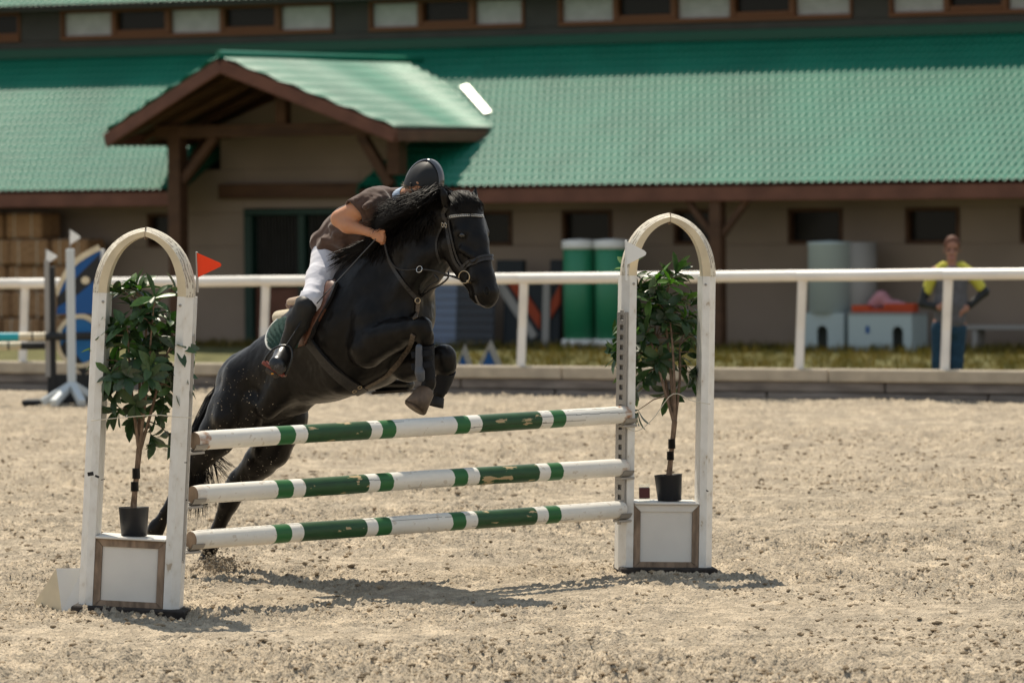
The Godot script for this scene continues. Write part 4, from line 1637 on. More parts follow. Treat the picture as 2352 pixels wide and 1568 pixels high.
func pole_texture(sd: int, chips: float, rust: float) -> ImageTexture:
	var w := 1400
	var h := 96
	var im := Image.create(w, h, false, Image.FORMAT_RGB8)
	var edges := [0.0, 0.173, 0.207, 0.234, 0.377, 0.402, 0.433, 0.575, 0.606, 0.634, 0.777, 0.804, 0.835, 1.0]
	var kinds := [0, 1, 0, 2, 0, 1, 0, 1, 0, 2, 0, 1, 0]
	var n := FastNoiseLite.new()
	n.seed = sd; n.frequency = 0.02; n.fractal_octaves = 4
	var cr := FastNoiseLite.new()
	cr.seed = sd + 5; cr.frequency = 0.006; cr.fractal_octaves = 3
	var r := RandomNumberGenerator.new()
	r.seed = sd
	var cracks := []
	for i in 9:
		cracks.append([r.randf(), r.randf_range(-0.1, 0.8), r.randf_range(0.12, 0.5), r.randf_range(0.35, 1.0)])
	for y in h:
		for x in w:
			var u := float(x) / w
			var v := float(y) / h
			var uu := u + n.get_noise_2d(y * 2.0, 300) * 0.0012
			var k := 0
			for e in 13:
				if uu >= edges[e] and uu < edges[e + 1]:
					k = kinds[e]
			var g := n.get_noise_2d(x * 0.25, y * 3.0)
			var g2 := n.get_noise_2d(x * 1.5 + 700, y * 2.5)
			var c := Vector3(0.70, 0.675, 0.61) * (1.0 + 0.09 * g + 0.05 * g2)
			if g2 > 0.46 and k == 0: c = c.lerp(Vector3(0.38, 0.30, 0.21), 0.45)
			if k == 1: c = Vector3(0.018, 0.115, 0.03) * (1.0 + 0.2 * g)
			if k == 2:
				c = Vector3(0.015, 0.062, 0.02) * (1.0 + 0.25 * g + 0.2 * g2)
				if n.get_noise_2d(x * 0.5 + 40, y * 2.2 + 90) > 0.5 - chips: c = Vector3(0.42, 0.31, 0.17)
			for q in cracks:
				var vv: float = q[0] + 0.03 * cr.get_noise_2d(x * 1.0, q[0] * 900.0)
				var dv := absf(v - vv)
				if dv < 0.0075 * q[3] and u > q[1] and u < q[1] + q[2]:
					c *= 0.25 if k == 0 else 0.55
			var endd := minf(u, 1.0 - u)
			if endd < 0.02 + 0.012 * g2:
				c = c.lerp(Vector3(0.30, 0.13, 0.05), rust * clampf(0.5 + g2, 0.2, 1.0))
			im.set_pixel(x, y, Color(c.x, c.y, c.z).linear_to_srgb())
	return ImageTexture.create_from_image(im)


func jump_pole(label: String, a: Vector3, b: Vector3, sd: int, chips: float, rust: float) -> void:
	var o := thing("jump_pole", label, "jump pole", a.lerp(b, 0.5), "striped poles of the jump")
	var st := begin()
	st.set_smooth_group(0)
	var n := 60
	var m := 28
	var t := (b - a).normalized()
	var s := t.cross(Vector3.UP).normalized()
	var u := s.cross(t)
	var wob := FastNoiseLite.new()
	wob.seed = sd; wob.frequency = 0.9
	var P := func(i: int, j: int) -> Vector3:
		var f := float(i) / n
		var rr := 0.0462 + 0.0012 * wob.get_noise_2d(f * 4.0, sd) + 0.0006 * wob.get_noise_2d(f * 14.0, j % m)
		if i == 0 or i == n: rr *= 0.9
		var w := TAU * j / m
		var c := a.lerp(b, f) + u * 0.004 * wob.get_noise_2d(f * 1.5, 50.0)
		return c + (s * cos(w) + u * sin(w)) * rr
	for i in n:
		for j in m:
			for q in [[0, 0], [1, 1], [0, 1], [0, 0], [1, 0], [1, 1]]:
				st.set_uv(Vector2(float(i + q[0]) / n, float(j + q[1]) / m))
				st.add_vertex(P.call(i + q[0], j + q[1]))
	var mt := StandardMaterial3D.new()
	mt.albedo_texture = pole_texture(sd, chips, rust)
	mt.roughness = 0.5
	mt.metallic_specular = 0.42
	st.generate_normals()
	put("pole", st.commit(), mt, o)
	var e := begin()
	e.set_smooth_group(-1)
	for j in m:
		tri(e, a - t * 0.004, P.call(0, j), P.call(0, j + 1))
		tri(e, b + t * 0.004, P.call(n, j + 1), P.call(n, j))
	put("end_grain", done(e), M.frame_wood, o)


func standard(base: Vector3, yaw: float, lean: float, left: bool) -> Node3D:
	var o := thing("jump_standard", "white arched jump standard with red flag, nearest on the left" if left else "white arched jump standard with white flag, on the right", "jump standard", base, "white arched standards of the jump")
	o.basis = (Basis(Vector3.BACK, lean) * Basis(Vector3.UP, yaw)).scaled(Vector3.ONE * (1.0 if left else 1.018))
	for s in [-1.0, 1.0]:
		var st := begin()
		prism(st, PackedVector2Array([Vector2(s * 0.2435, -0.11), Vector2(s * 0.2435, 0.058), Vector2(s * 0.207, 0.11), Vector2(s * 0.1705, 0.11), Vector2(s * 0.1705, -0.11)]), 0.012, 1.527)
		put("post", done(st), M.post_paint, o, false)
		put("arch_half", arch_half(s), null, o, false)
		put("screw", lathe(PackedVector2Array([Vector2(0.007, 0.0), Vector2(0.006, 0.004), Vector2(0, 0.004)]), 12), M.metal, o, false).transform = Transform3D(Basis(Vector3.RIGHT, PI / 2), Vector3(s * 0.186, 1.485, 0.11))
	put("joint", box_mesh(Vector3(0.002, 0.06, 0.11), 0.0005), M.frame_wood, o, false).position = Vector3(0, 1.822, 0.056)
	# plinth between the posts
	put("plinth", box_mesh(Vector3(0.336, 0.325, 0.24), 0.004), M.white, o, false).position = Vector3(0, 0.185, -0.035)
	put("plinth_top", box_mesh(Vector3(0.338, 0.012, 0.285), 0.003), M.white, o, false).position = Vector3(0, 0.357, -0.02)
	put("panel", box_mesh(Vector3(0.27, 0.262, 0.01), 0.002), M.white, o, false).position = Vector3(0, 0.185, 0.092)
	var x := 0.169
	var y0 := 0.022
	var y1 := 0.349
	var w := 0.034
	var pcs := [
		PackedVector2Array([Vector2(-x, y0), Vector2(x, y0), Vector2(x - w, y0 + w), Vector2(-x + w, y0 + w)]),
		PackedVector2Array([Vector2(-x, y1), Vector2(-x + w, y1 - w), Vector2(x - w, y1 - w), Vector2(x, y1)]),
		PackedVector2Array([Vector2(-x, y0), Vector2(-x + w, y0 + w), Vector2(-x + w, y1 - w), Vector2(-x, y1)]),
		PackedVector2Array([Vector2(x, y0), Vector2(x, y1), Vector2(x - w, y1 - w), Vector2(x - w, y0 + w)])]
	for i in 4:
		var q: PackedVector2Array = pcs[i]
		var c := Vector2.ZERO
		for p in q: c += p * 0.25
		for j in 4: q[j] = c + (q[j] - c) * 0.992
		put("frame_board", plate(q, 0.016), M.white if i == 1 and not left else M.frame_wood, o, false).position = Vector3(0, 0, 0.096 + 0.001 * i)
	put("base_plank", box_mesh(Vector3(0.545 if left else 0.50, 0.06, 0.38), 0.006), M.dark_base, o, false).position = Vector3(0.01, -0.002, 0.0)
	# the cup track with its keyholes, and cups
	var tx := 0.2435 if left else -0.2435
	var sgn := signf(tx)
	var tb := Basis(Vector3.UP, sgn * (PI / 2 if left else 0.62))
	var at := Vector3(tx - 0.011, 0.80, 0.02) if left else Vector3(-0.2335, 0.80, 0.085)
	var ladder := begin()
	for s in [-0.019, 0.019]:
		bevel_box(ladder, Vector3(s, 0, 0.006), Vector3(0.018, 1.08, 0.004), 0.001)
		bevel_box(ladder, Vector3(s * 1.37, 0, -0.004), Vector3(0.004, 1.08, 0.02), 0.001)
	for i in 22:
		bevel_box(ladder, Vector3(0, -0.54 + i * 0.0513, 0.0062), Vector3(0.022, 0.026, 0.004), 0.001)
	bevel_box(ladder, Vector3(0, 0, -0.013), Vector3(0.05, 1.08, 0.003), 0.001)
	var tr := put("cup_track", done(ladder), M.metal, o, false)
	tr.transform = Transform3D(tb, at + tb * Vector3(0, 0, 0.012))
	return o


func ground_at(px: float, py: float) -> Vector3:
	var d := look * Vector3((px - 1176.0) / F, -(py - 784.0) / F, -1.0)
	return EYE + d * (-EYE.y / d.y)


func build_jump() -> void:
	var lb := ground_at(298, 1404)
	var rb := ground_at(1524, 1312)
	var ls := standard(lb, deg_to_rad(-3.0), deg_to_rad(-3.3), true)
	var rs := standard(rb, deg_to_rad(5.0), deg_to_rad(-1.3), false)
	var ends := []
	for y in [[1012, 952], [1136, 1072], [1240, 1170]]:
		ends.append([spot(446 - (y[0] - 1012) * 0.035, y[0], 26.45), spot(1440 - (y[0] - 1012) * 0.05, y[1], 28.585)])
	var lab := ["top green and white striped pole of the jump", "middle green and white striped pole with chipped paint", "lowest green and white striped pole of the jump"]
	for i in 3:
		jump_pole(lab[i], ends[i][0], ends[i][1], 40 + i * 7, [0.07, 0.11, 0.0][i], [0.9, 0.35, 0.1][i])
		for s in 2:
			var p: Vector3 = ends[i][s]
			var dir: Vector3 = (ends[i][1] - ends[i][0]).normalized() * (1.0 if s == 0 else -1.0)
			var cup := begin()
			var side := dir.cross(Vector3.UP).normalized()
			for j in 6:
				var a0 := PI * (1.12 + 0.76 * j / 6.0)
				var a1 := PI * (1.12 + 0.76 * (j + 1) / 6.0)
				var f := func(a: float, r: float, t: float) -> Vector3: return p + (side * cos(a) + Vector3.UP * sin(a)) * r + dir * t
				cup.set_smooth_group(-1)
				quad(cup, f.call(a0, 0.049, -0.03), f.call(a1, 0.049, -0.03), f.call(a1, 0.049, 0.05), f.call(a0, 0.049, 0.05))
				quad(cup, f.call(a0, 0.053, -0.03), f.call(a0, 0.053, 0.05), f.call(a1, 0.053, 0.05), f.call(a1, 0.053, -0.03))
				quad(cup, f.call(a0, 0.049, 0.05), f.call(a1, 0.049, 0.05), f.call(a1, 0.053, 0.05), f.call(a0, 0.053, 0.05))
			put("pole_cup", done(cup), M.metal, ls if s == 0 else rs)
			put("cup_bracket", beam(p + Vector3(0, -0.058, 0) + dir * 0.045, p + Vector3(0, -0.06, 0) - dir * 0.055, 0.05, 0.012, 0.002), M.metal, ls if s == 0 else rs)
	# flags
	for q in [[ls, 26.22, M.red, [[451, 580], [504, 603], [508, 607], [506, 612], [454, 637]], "flag"], [rs, 28.56, M.flag_white, [[1438, 553], [1480, 575], [1485, 580], [1483, 586], [1440, 608]], "flag"]]:
		var front := []
		var bk := []
		for v in q[3]:
			front.append(spot(v[0], v[1], q[1] - 0.002))
			bk.append(spot(v[0], v[1], q[1] + 0.002))
		var st := begin()
		st.set_smooth_group(-1)
		for i in range(1, 4):
			tri(st, front[0], front[i], front[i + 1])
			tri(st, bk[0], bk[i + 1], bk[i])
		for i in 5:
			var k := (i + 1) % 5
			quad(st, front[i], bk[i], bk[k], front[k])
		put(q[4], done(st), q[2], q[0])
		var l: Vector3 = spot(q[3][0][0], q[3][0][1] - 2, q[1] + 0.006)
		var m: Vector3 = spot(q[3][4][0] - 1, 672 if q[0] == ls else 645, q[1] + 0.012)
		put("flag_staff", beam(l, m, 0.012, 0.012, 0.002, Vector3.BACK), q[2] if q[0] == rs else M.metal, q[0])
	# tape and scuffs stuck to the posts
	for q in [[ls, 207, 1088, 14, 9, 0.15], [ls, 222, 1094, 10, 5, -0.4], [ls, 236, 1101, 10, 2, 0.2], [ls, 426, 1062, 7, 2, 0.0], [ls, 428, 1148, 4, 3, 0.4], [rs, 1625, 1127, 6, 3, -0.5]]:
		var D: float = 26.13 if q[0] == ls else 28.60
		var c := spot(q[1], q[2], D)
		var mi := put("tape_scrap", box_mesh(Vector3(q[3] * D / F, q[4] * D / F, 0.004), 0.0008), M.tape, q[0])
		mi.global_transform = Transform3D(Basis(Vector3.BACK, q[5]), c)
	# wedge foot beside the near standard
	var a := ground_at(70, 1396)
	var b := ground_at(141, 1404)
	var bb := ground_at(200, 1404)
	var cc := spot(128, 1305, -b.z + 0.06)
	var cd := spot(190, 1304, -b.z + 0.08)
	var ab := ground_at(200, 1380)
	var wd := thing("wedge_foot", "white triangular wedge foot behind the near jump standard", "wedge foot", b)
	var st1 := begin()
	st1.set_smooth_group(-1)
	_face(st1, b, bb, cd, cc, a)
	put("sloping_board", done(st1), M.white, wd)
	var st2 := begin()
	st2.set_smooth_group(-1)
	tri(st2, a, cc, b)
	quad(st2, a, ab, cd, cc)
	tri(st2, bb, cd, ab)
	put("gusset_board", done(st2), M.cream, wd)
	# strings
	for q in [[ls, [[208, 966], [236, 963], [300, 957], [360, 953], [402, 957], [440, 959]], 26.12, "thin pale string tied round the near standard", "near"], [rs, [[1430, 975], [1462, 990], [1500, 962], [1545, 905], [1590, 920], [1632, 928]], 28.56, "thin pale string tied round the far standard", "far"]]:
		var pts := []
		for v in q[1]: pts.append(spot(v[0], v[1], q[2]))
		var st := begin()
		tube(st, curve(pts, 24), PackedFloat32Array([0.0024]), 6)
		var s := put("string", done(st), M.rope)
		tag(s, q[3], "string")
	# trees on the plinths
	var l0 := ls.to_global(Vector3(0.0, 0.364, -0.02))
	var r0 := rs.to_global(Vector3(0.03, 0.364, -0.02))
	potted_tree(l0, "potted laurel tree in the nearer, left jump standard", spot(328, 818, 26.3), Vector3(0.195, 0.41, 0.18), 5, 0.0, false)
	potted_tree(r0, "potted laurel tree in the right jump standard, its pot tilted", spot(1516, 785, 28.95), Vector3(0.205, 0.39, 0.2), 17, 0.05, true)
	# the small glass candle holder on the right plinth
	var cg := thing("glass_cube", "small glass cube with dark red filling on the right plinth", "glass holder", rs.to_global(Vector3(-0.11, 0.364, 0.06)))
	put("filling", box_mesh(Vector3(0.056, 0.056, 0.056), 0.003), M.wine, cg, false).position = Vector3(0, 0.045, 0)
	put("glass_foot", box_mesh(Vector3(0.06, 0.014, 0.06), 0.003), M.clear, cg, false).position = Vector3(0, 0.008, 0)
	put("glass_rim", box_mesh(Vector3(0.06, 0.012, 0.06), 0.003), M.clear, cg, false).position = Vector3(0, 0.082, 0)


# ---------------------------------------------------------------- the horse
func build_horse() -> void:
	var f := Field.new()
	horse = f
	var rows := [
		# trunk
		[578, 886, 28.94, 84, 660, 850, 28.75, 88, 0.08, 1.0], [660, 850, 28.75, 88, 745, 802, 28.57, 114, 0.08, 1.0],
		[745, 802, 28.57, 114, 825, 754, 28.38, 137, 0.08, 0.96], [825, 754, 28.38, 137, 888, 704, 28.24, 116, 0.08, 0.92],
		[888, 718, 28.24, 104, 928, 736, 28.12, 66, 0.06, 1.0], [780, 655, 28.48, 42, 868, 600, 28.3, 52, 0.09, 0.7],
		[700, 775, 28.66, 60, 790, 690, 28.46, 60, 0.09, 0.9],
		# neck
		[880, 664, 28.25, 106, 958, 572, 28.06, 82, 0.09, 0.72], [958, 572, 28.06, 82, 1016, 496, 27.93, 57, 0.06, 0.72],
		[930, 660, 28.14, 60, 1008, 560, 27.96, 52, 0.04, 0.8], [905, 690, 28.03, 30, 985, 585, 27.90, 26, 0.06, 1.0],
		# head
		[1016, 492, 27.93, 52, 1060, 488, 27.86, 44, 0.04, 0.9], [1062, 500, 27.86, 50, 1084, 556, 27.8, 40, 0.03, 0.95],
		[1046, 560, 27.84, 47, 1062, 600, 27.82, 32, 0.025, 0.72], [1084, 556, 27.8, 38, 1100, 604, 27.76, 31, 0.02, 0.85], [1100, 604, 27.76, 31, 1107, 638, 27.74, 31, 0.02, 0.85],
		[1106, 638, 27.74, 31, 1117, 674, 27.72, 30, 0.02, 0.95], [1117, 674, 27.72, 29, 1121, 692, 27.72, 15, 0.015, 1.1],
		[1062, 604, 27.82, 29, 1090, 668, 27.76, 14, 0.03, 0.8], [1090, 676, 27.76, 13, 1099, 690, 27.74, 10, 0.012, 1.1],
		[1100, 518, 27.87, 19, 1110, 534, 27.86, 15, 0.02, 1.0], [1062, 572, 27.735, 9, 1086, 590, 27.70, 7, 0.014, 1.0], [1110, 652, 27.70, 14, 1124, 668, 27.69, 14, 0.015, 1.0], [1056, 530, 27.755, 9, 1068, 533, 27.735, 9, 0.03, 1.0],
		# ears
		[1026, 474, 27.80, 11, 1019, 448, 27.77, 9.5, 0.02, 1.0], [1019, 448, 27.77, 9.5, 1009, 417, 27.77, 0.8, 0.006, 1.0],
		[1086, 468, 27.93, 11, 1089, 450, 27.93, 10, 0.015, 1.0], [1089, 450, 27.93, 9.5, 1094, 426, 27.93, 0.8, 0.006, 1.0],
		# right fore: shoulder, forearm, knee, cannon, fetlock
		[895, 660, 28.10, 40, 850, 745, 28.07, 50, 0.045, 0.7], [850, 735, 28.06, 48, 838, 800, 28.06, 44, 0.035, 0.75], [930, 690, 28.02, 40, 912, 750, 27.99, 38, 0.04, 0.8], [848, 796, 28.04, 45, 905, 770, 27.94, 34, 0.03, 1.0], [860, 775, 27.98, 26, 930, 757, 27.86, 20, 0.02, 1.0],
		[905, 770, 27.95, 34, 966, 751, 27.82, 24, 0.03, 1.0], [968, 752, 27.82, 24, 975, 772, 27.82, 20, 0.018, 1.0], [975, 744, 27.79, 13, 981, 762, 27.785, 12, 0.012, 1.0],
		[976, 775, 27.82, 18, 984, 862, 27.86, 13, 0.02, 1.0], [985, 876, 27.87, 17, 983, 884, 27.87, 16, 0.02, 1.0],
		[984, 882, 27.87, 14, 974, 903, 27.86, 13, 0.015, 1.0],
		# left fore
		[905, 790, 28.35, 52, 938, 838, 28.2, 36, 0.05, 1.0], [938, 838, 28.2, 36, 1018, 822, 28.02, 27, 0.04, 1.0],
		[1021, 819, 28.02, 28, 1026, 838, 28.02, 23, 0.02, 1.0], [1026, 842, 28.03, 20, 1012, 893, 28.1, 13, 0.02, 1.0],
		[1010, 900, 28.1, 16, 1006, 910, 28.1, 14, 0.015, 1.0],
		# right hind: thigh, gaskin, hock, cannon, fetlock, pastern
		[572, 906, 28.88, 77, 536, 946, 28.82, 60, 0.04, 0.85], [536, 943, 28.82, 60, 496, 1002, 28.85, 44, 0.03, 0.9],
		[498, 1002, 28.85, 44, 452, 1066, 28.95, 25, 0.03, 0.9], [450, 1068, 28.95, 25, 438, 1096, 28.98, 22, 0.02, 1.0],
		[438, 1092, 28.98, 21, 368, 1198, 29.05, 14, 0.02, 1.0], [362, 1208, 29.06, 19, 357, 1218, 29.06, 18, 0.02, 1.0],
		[357, 1215, 29.06, 16, 348, 1266, 29.1, 15, 0.02, 1.0],
		# left hind
		[614, 898, 28.97, 80, 652, 958, 28.97, 56, 0.04, 0.85], [652, 958, 28.97, 56, 624, 1028, 29.03, 45, 0.03, 0.9],
		[622, 1028, 29.03, 45, 598, 1060, 29.1, 36, 0.03, 0.95], [598, 1060, 29.1, 36, 553, 1107, 29.22, 28, 0.03, 1.0],
		[553, 1107, 29.22, 28, 524, 1156, 29.28, 22, 0.03, 1.0], [545, 1105, 29.22, 22, 524, 1112, 29.25, 9, 0.02, 1.0],
		[524, 1156, 29.28, 21, 497, 1220, 29.36, 14, 0.02, 1.0], [489, 1243, 29.39, 18, 483, 1256, 29.41, 18, 0.02, 1.0],
		[497, 1220, 29.36, 14, 484, 1250, 29.4, 15, 0.02, 1.0], [483, 1254, 29.41, 15, 478, 1276, 29.44, 15, 0.02, 1.0],
		# rump, hamstring, stifle and flank muscles
		[625, 815, 28.72, 40, 560, 870, 28.78, 52, 0.04, 0.9], [560, 870, 28.76, 44, 520, 960, 28.72, 34, 0.035, 0.9], [588, 925, 28.70, 36, 575, 965, 28.72, 30, 0.03, 0.9], [660, 880, 28.55, 40, 615, 935, 28.62, 28, 0.05, 1.0], [790, 850, 28.3, 60, 720, 870, 28.5, 50, 0.06, 1.0],
		# sheath and flank fold
		[622, 945, 28.85, 26, 690, 930, 28.72, 18, 0.05, 1.0],
	]
	for r in rows:
		cap(f, r[0], r[1], r[2], r[3], r[4], r[5], r[6], r[7], r[8], r[9])
	var feet := spot(478, 1300, 29.45)
	feet.y = 0.0
	var o := thing("horse", "black horse rearing up to leap the striped poles", "horse", feet)
	put("body", rumple(rumple(f.mesh(0.0125), 0.004, 7.0, 4, Vector3.ZERO, false), 0.0012, 16.0, 9), M.coat, o)

	# hooves: top centre, ground centre, radii in picture units
	for q in [[978, 898, 27.86, 21, 952, 938, 27.83, 29, M.hoof], [1005, 912, 28.1, 16, 1000, 934, 28.1, 19, M.hoof_dark], [478, 1274, 29.44, 18, 474, 1302, 29.46, 25, M.hoof_dark], [347, 1264, 29.1, 18, 343, 1306, 29.12, 25, M.hoof_dark]]:
		var a := spot(q[0], q[1], q[2])
		var b := spot(q[4], q[5], q[6])
		var ra: float = q[3] * q[2] / F
		var rb: float = q[7] * q[6] / F
		var st := begin()
		var t := (b - a)
		tube(st, PackedVector3Array([a - t * 0.15, a, a + t * 0.5, b - t * 0.08, b, b - t * 0.1]), PackedFloat32Array([ra * 0.7, ra, (ra + rb) * 0.5, rb, rb * 0.93, rb * 0.5]), 18)
		put("hoof", done(st), q[8], o)
	# eye, nostril
	var e := hit(f, 1060.5, 541)
	var eye := SphereMesh.new()
	eye.radius = 0.019; eye.height = 0.034
	put("eye", eye, M.eye, o).global_position = e - f.grad(e) * 0.008
	var rim := begin()
	var lid := PackedVector3Array()
	for i in 13:
		var a := TAU * i / 12.0
		var h := hit(f, 1060.5 + cos(a) * 10.0, 541 + sin(a) * 6.5)
		lid.append(h)
	tube(rim, lid, PackedFloat32Array([0.004]), 6, false)
	put("eyelid", done(rim), M.coat, o)
	var ns := begin()
	var np_ := PackedVector3Array()
	for i in 13:
		var a := TAU * i / 12.0
		np_.append(hit(f, 1118.0 + cos(a) * 5.0 + sin(a) * 1.5, 668 + sin(a) * 10.0))
	tube(ns, np_, PackedFloat32Array([0.0055]), 6, false)
	put("nostril", done(ns), M.coat, o)
	# wet pale lips
	put("lip", strap_on([[1093, 678], [1097, 690], [1104, 699], [1114, 704]], 0.012, 0.003, 10), M.foam, o)
	# tail
	var r := RandomNumberGenerator.new()
	r.seed = 9
	var tail := begin()
	for i in 620:
		var a := spot(512 + r.randf_range(-8, 8), 874 + r.randf_range(-8, 14), 28.98 + r.randf_range(-0.03, 0.03))
		var sx := r.randfn(0, 1.0)
		var end_x := 452 + sx * 22.0
		var end_y := 1150 + r.randf_range(-110, 52)
		if r.randf() < 0.06:
			end_x = 530 + r.randf_range(-14, 14); end_y = 1085 + r.randf_range(-20, 25)
		var dd := 29.0 + r.randf_range(-0.1, 0.1)
		var p := [a, spot(486 + sx * 5, 918 + r.randf_range(-8, 8), dd + 0.06), spot(457 + sx * 11, 1010, dd), spot(lerpf(444, end_x, 0.6) + sx * 6, lerpf(1010, end_y, 0.6), dd), spot(end_x + r.randf_range(-8, 8), end_y, dd - 0.02)]
		tube(tail, curve(p, 9), PackedFloat32Array([0.003, 0.003, 0.003, 0.0027, 0.0023, 0.0019, 0.0015, 0.001, 0.0003]), 4, false)
	put("tail", done(tail), M.hair, o)
	# mane streaming back over the rider's chest
	var mane := begin()
	for i in 2200:
		var u := pow(r.randf(), 0.85)
		var root := Vector2(1040 - 158 * u, 440 + 112 * u - 16.0 * sin(u * PI))
		var D := 27.90 + 0.34 * u + r.randf_range(-0.05, 0.03)
		var len_ := r.randf_range(0.45, 1.0)
		var fall := r.randf()
		var dx := lerpf(-172.0, -52.0, u) * len_
		var dy := lerpf(14.0 + 62.0 * fall, 2.0 + 44.0 * fall, u) * len_
		var near := D - 0.05 - 0.10 * fall
		var wv := r.randfn(0, 8.5)
		var wv2 := r.randfn(0, 9.5)
		var p := [spot(root.x + r.randf_range(-6, 6), root.y + r.randf_range(-2, 14), D), spot(root.x + dx * 0.25, root.y - 7.0 + dy * 0.08 + wv, lerpf(D, near, 0.6)), spot(root.x + dx * 0.6, root.y + dy * 0.4 + wv2, near), spot(root.x + dx * 0.85, root.y + dy * 0.75 - wv * 0.5, near), spot(root.x + dx + wv2 * 0.3, root.y + dy, near + 0.01)]
		var th := r.randf_range(0.2, 0.55)
		var rad := PackedFloat32Array([0.004, 0.0046, 0.0044, 0.004, 0.0034, 0.0026, 0.0018, 0.0005])
		for k in rad.size(): rad[k] *= th
		tube(mane, curve(p, 8), rad, 4, false)
	# flyaway hairs
	for i in 260:
		var u := r.randf()
		var root := Vector2(1040 - 158 * u, 442 + 112 * u - 18.0 * sin(u * PI))
		var D := 27.88 + 0.34 * u
		var ex := root.x - r.randf_range(40, 150) * (1.0 - 0.4 * u)
		var ey := root.y + r.randf_range(-16, 70)
		var wv := r.randf_range(-16, 16)
		tube(mane, curve([spot(root.x, root.y, D), spot(lerpf(root.x, ex, 0.35), lerpf(root.y, ey, 0.2) - 9 + wv, D - 0.06), spot(lerpf(root.x, ex, 0.75), lerpf(root.y, ey, 0.7) - wv, D - 0.1), spot(ex, ey, D - 0.09)], 9), PackedFloat32Array([0.0016, 0.0016, 0.0014, 0.0013, 0.0012, 0.001, 0.0008, 0.0006, 0.0002]), 3, false)
	# hair blown under the arm, across the rider's stomach
	for i in 420:
		var rt := spot(884 + r.randf_range(-14, 10), 552 + r.randf_range(-16, 16), 28.12 + r.randf_range(-0.04, 0.04))
		var len_ := r.randf_range(0.4, 1.0)
		if r.randf() < 0.12: len_ = 1.35
		var ex := 884 - 92 * len_ + r.randf_range(-12, 12)
		var ey := 552 + 40 * len_ + r.randf_range(-22, 20)
		var wv := r.randf_range(-10, 10)
		tube(mane, curve([rt, spot(lerpf(884, ex, 0.4), lerpf(552, ey, 0.25) + wv, 28.10), spot(lerpf(884, ex, 0.75), lerpf(552, ey, 0.7) - wv * 0.5, 28.11), spot(ex, ey, 28.12 + r.randf_range(-0.02, 0.02))], 7), PackedFloat32Array([0.003, 0.0034, 0.003, 0.0026, 0.002, 0.0012, 0.0004]), 4, false)
	# locks that hang on the near side of the neck, over the hand
	for i in 420:
		var u := r.randf_range(0.25, 1.0)
		var root := Vector2(1040 - 162 * u, 450 + 112 * u)
		var D := 27.86 + 0.36 * u
		var ex := root.x - r.randf_range(0, 34)
		var ey := root.y + r.randf_range(24, 66)
		if r.randf() < 0.08 and u > 0.75: ex -= 12.0
		var near := D - 0.12
		var wv := r.randf_range(-7, 7)
		tube(mane, curve([spot(root.x, root.y, D), spot(lerpf(root.x, ex, 0.45) + wv, lerpf(root.y, ey, 0.3), near), spot(lerpf(root.x, ex, 0.85) - wv, lerpf(root.y, ey, 0.7), near - 0.015), spot(ex, ey, near - 0.015)], 7), PackedFloat32Array([0.003, 0.0034, 0.003, 0.0026, 0.002, 0.0013, 0.0004]), 4, false)
	put("mane", done(mane), M.hair, o)
	var lock := begin()
	for i in 420:
		var t := r.randf()
		var rx := 1026 + 58 * t + r.randf_range(-4, 4)
		var ry := 458 - 14 * sin(t * PI) + r.randf_range(-4, 6)
		var a := spot(rx, ry, 27.9 - 0.03 * t)
		var ex := lerpf(1050, 1108, t) + r.randf_range(-16, 6)
		var ey := lerpf(482, 480, t) + r.randf_range(-10, 12)
		var wv := r.randf_range(-6, 6)
		tube(lock, curve([a, spot(lerpf(rx, ex, 0.35) + wv, lerpf(ry, ey, 0.05) - 5, 27.82), spot(lerpf(rx, ex, 0.8) - wv, lerpf(ry, ey, 0.5) + wv * 0.4, 27.75), spot(ex, ey, 27.74)], 7), PackedFloat32Array([0.0022, 0.003, 0.003, 0.0026, 0.002, 0.0013, 0.0004]), 4, false)
	put("forelock", done(lock), M.hair, o)


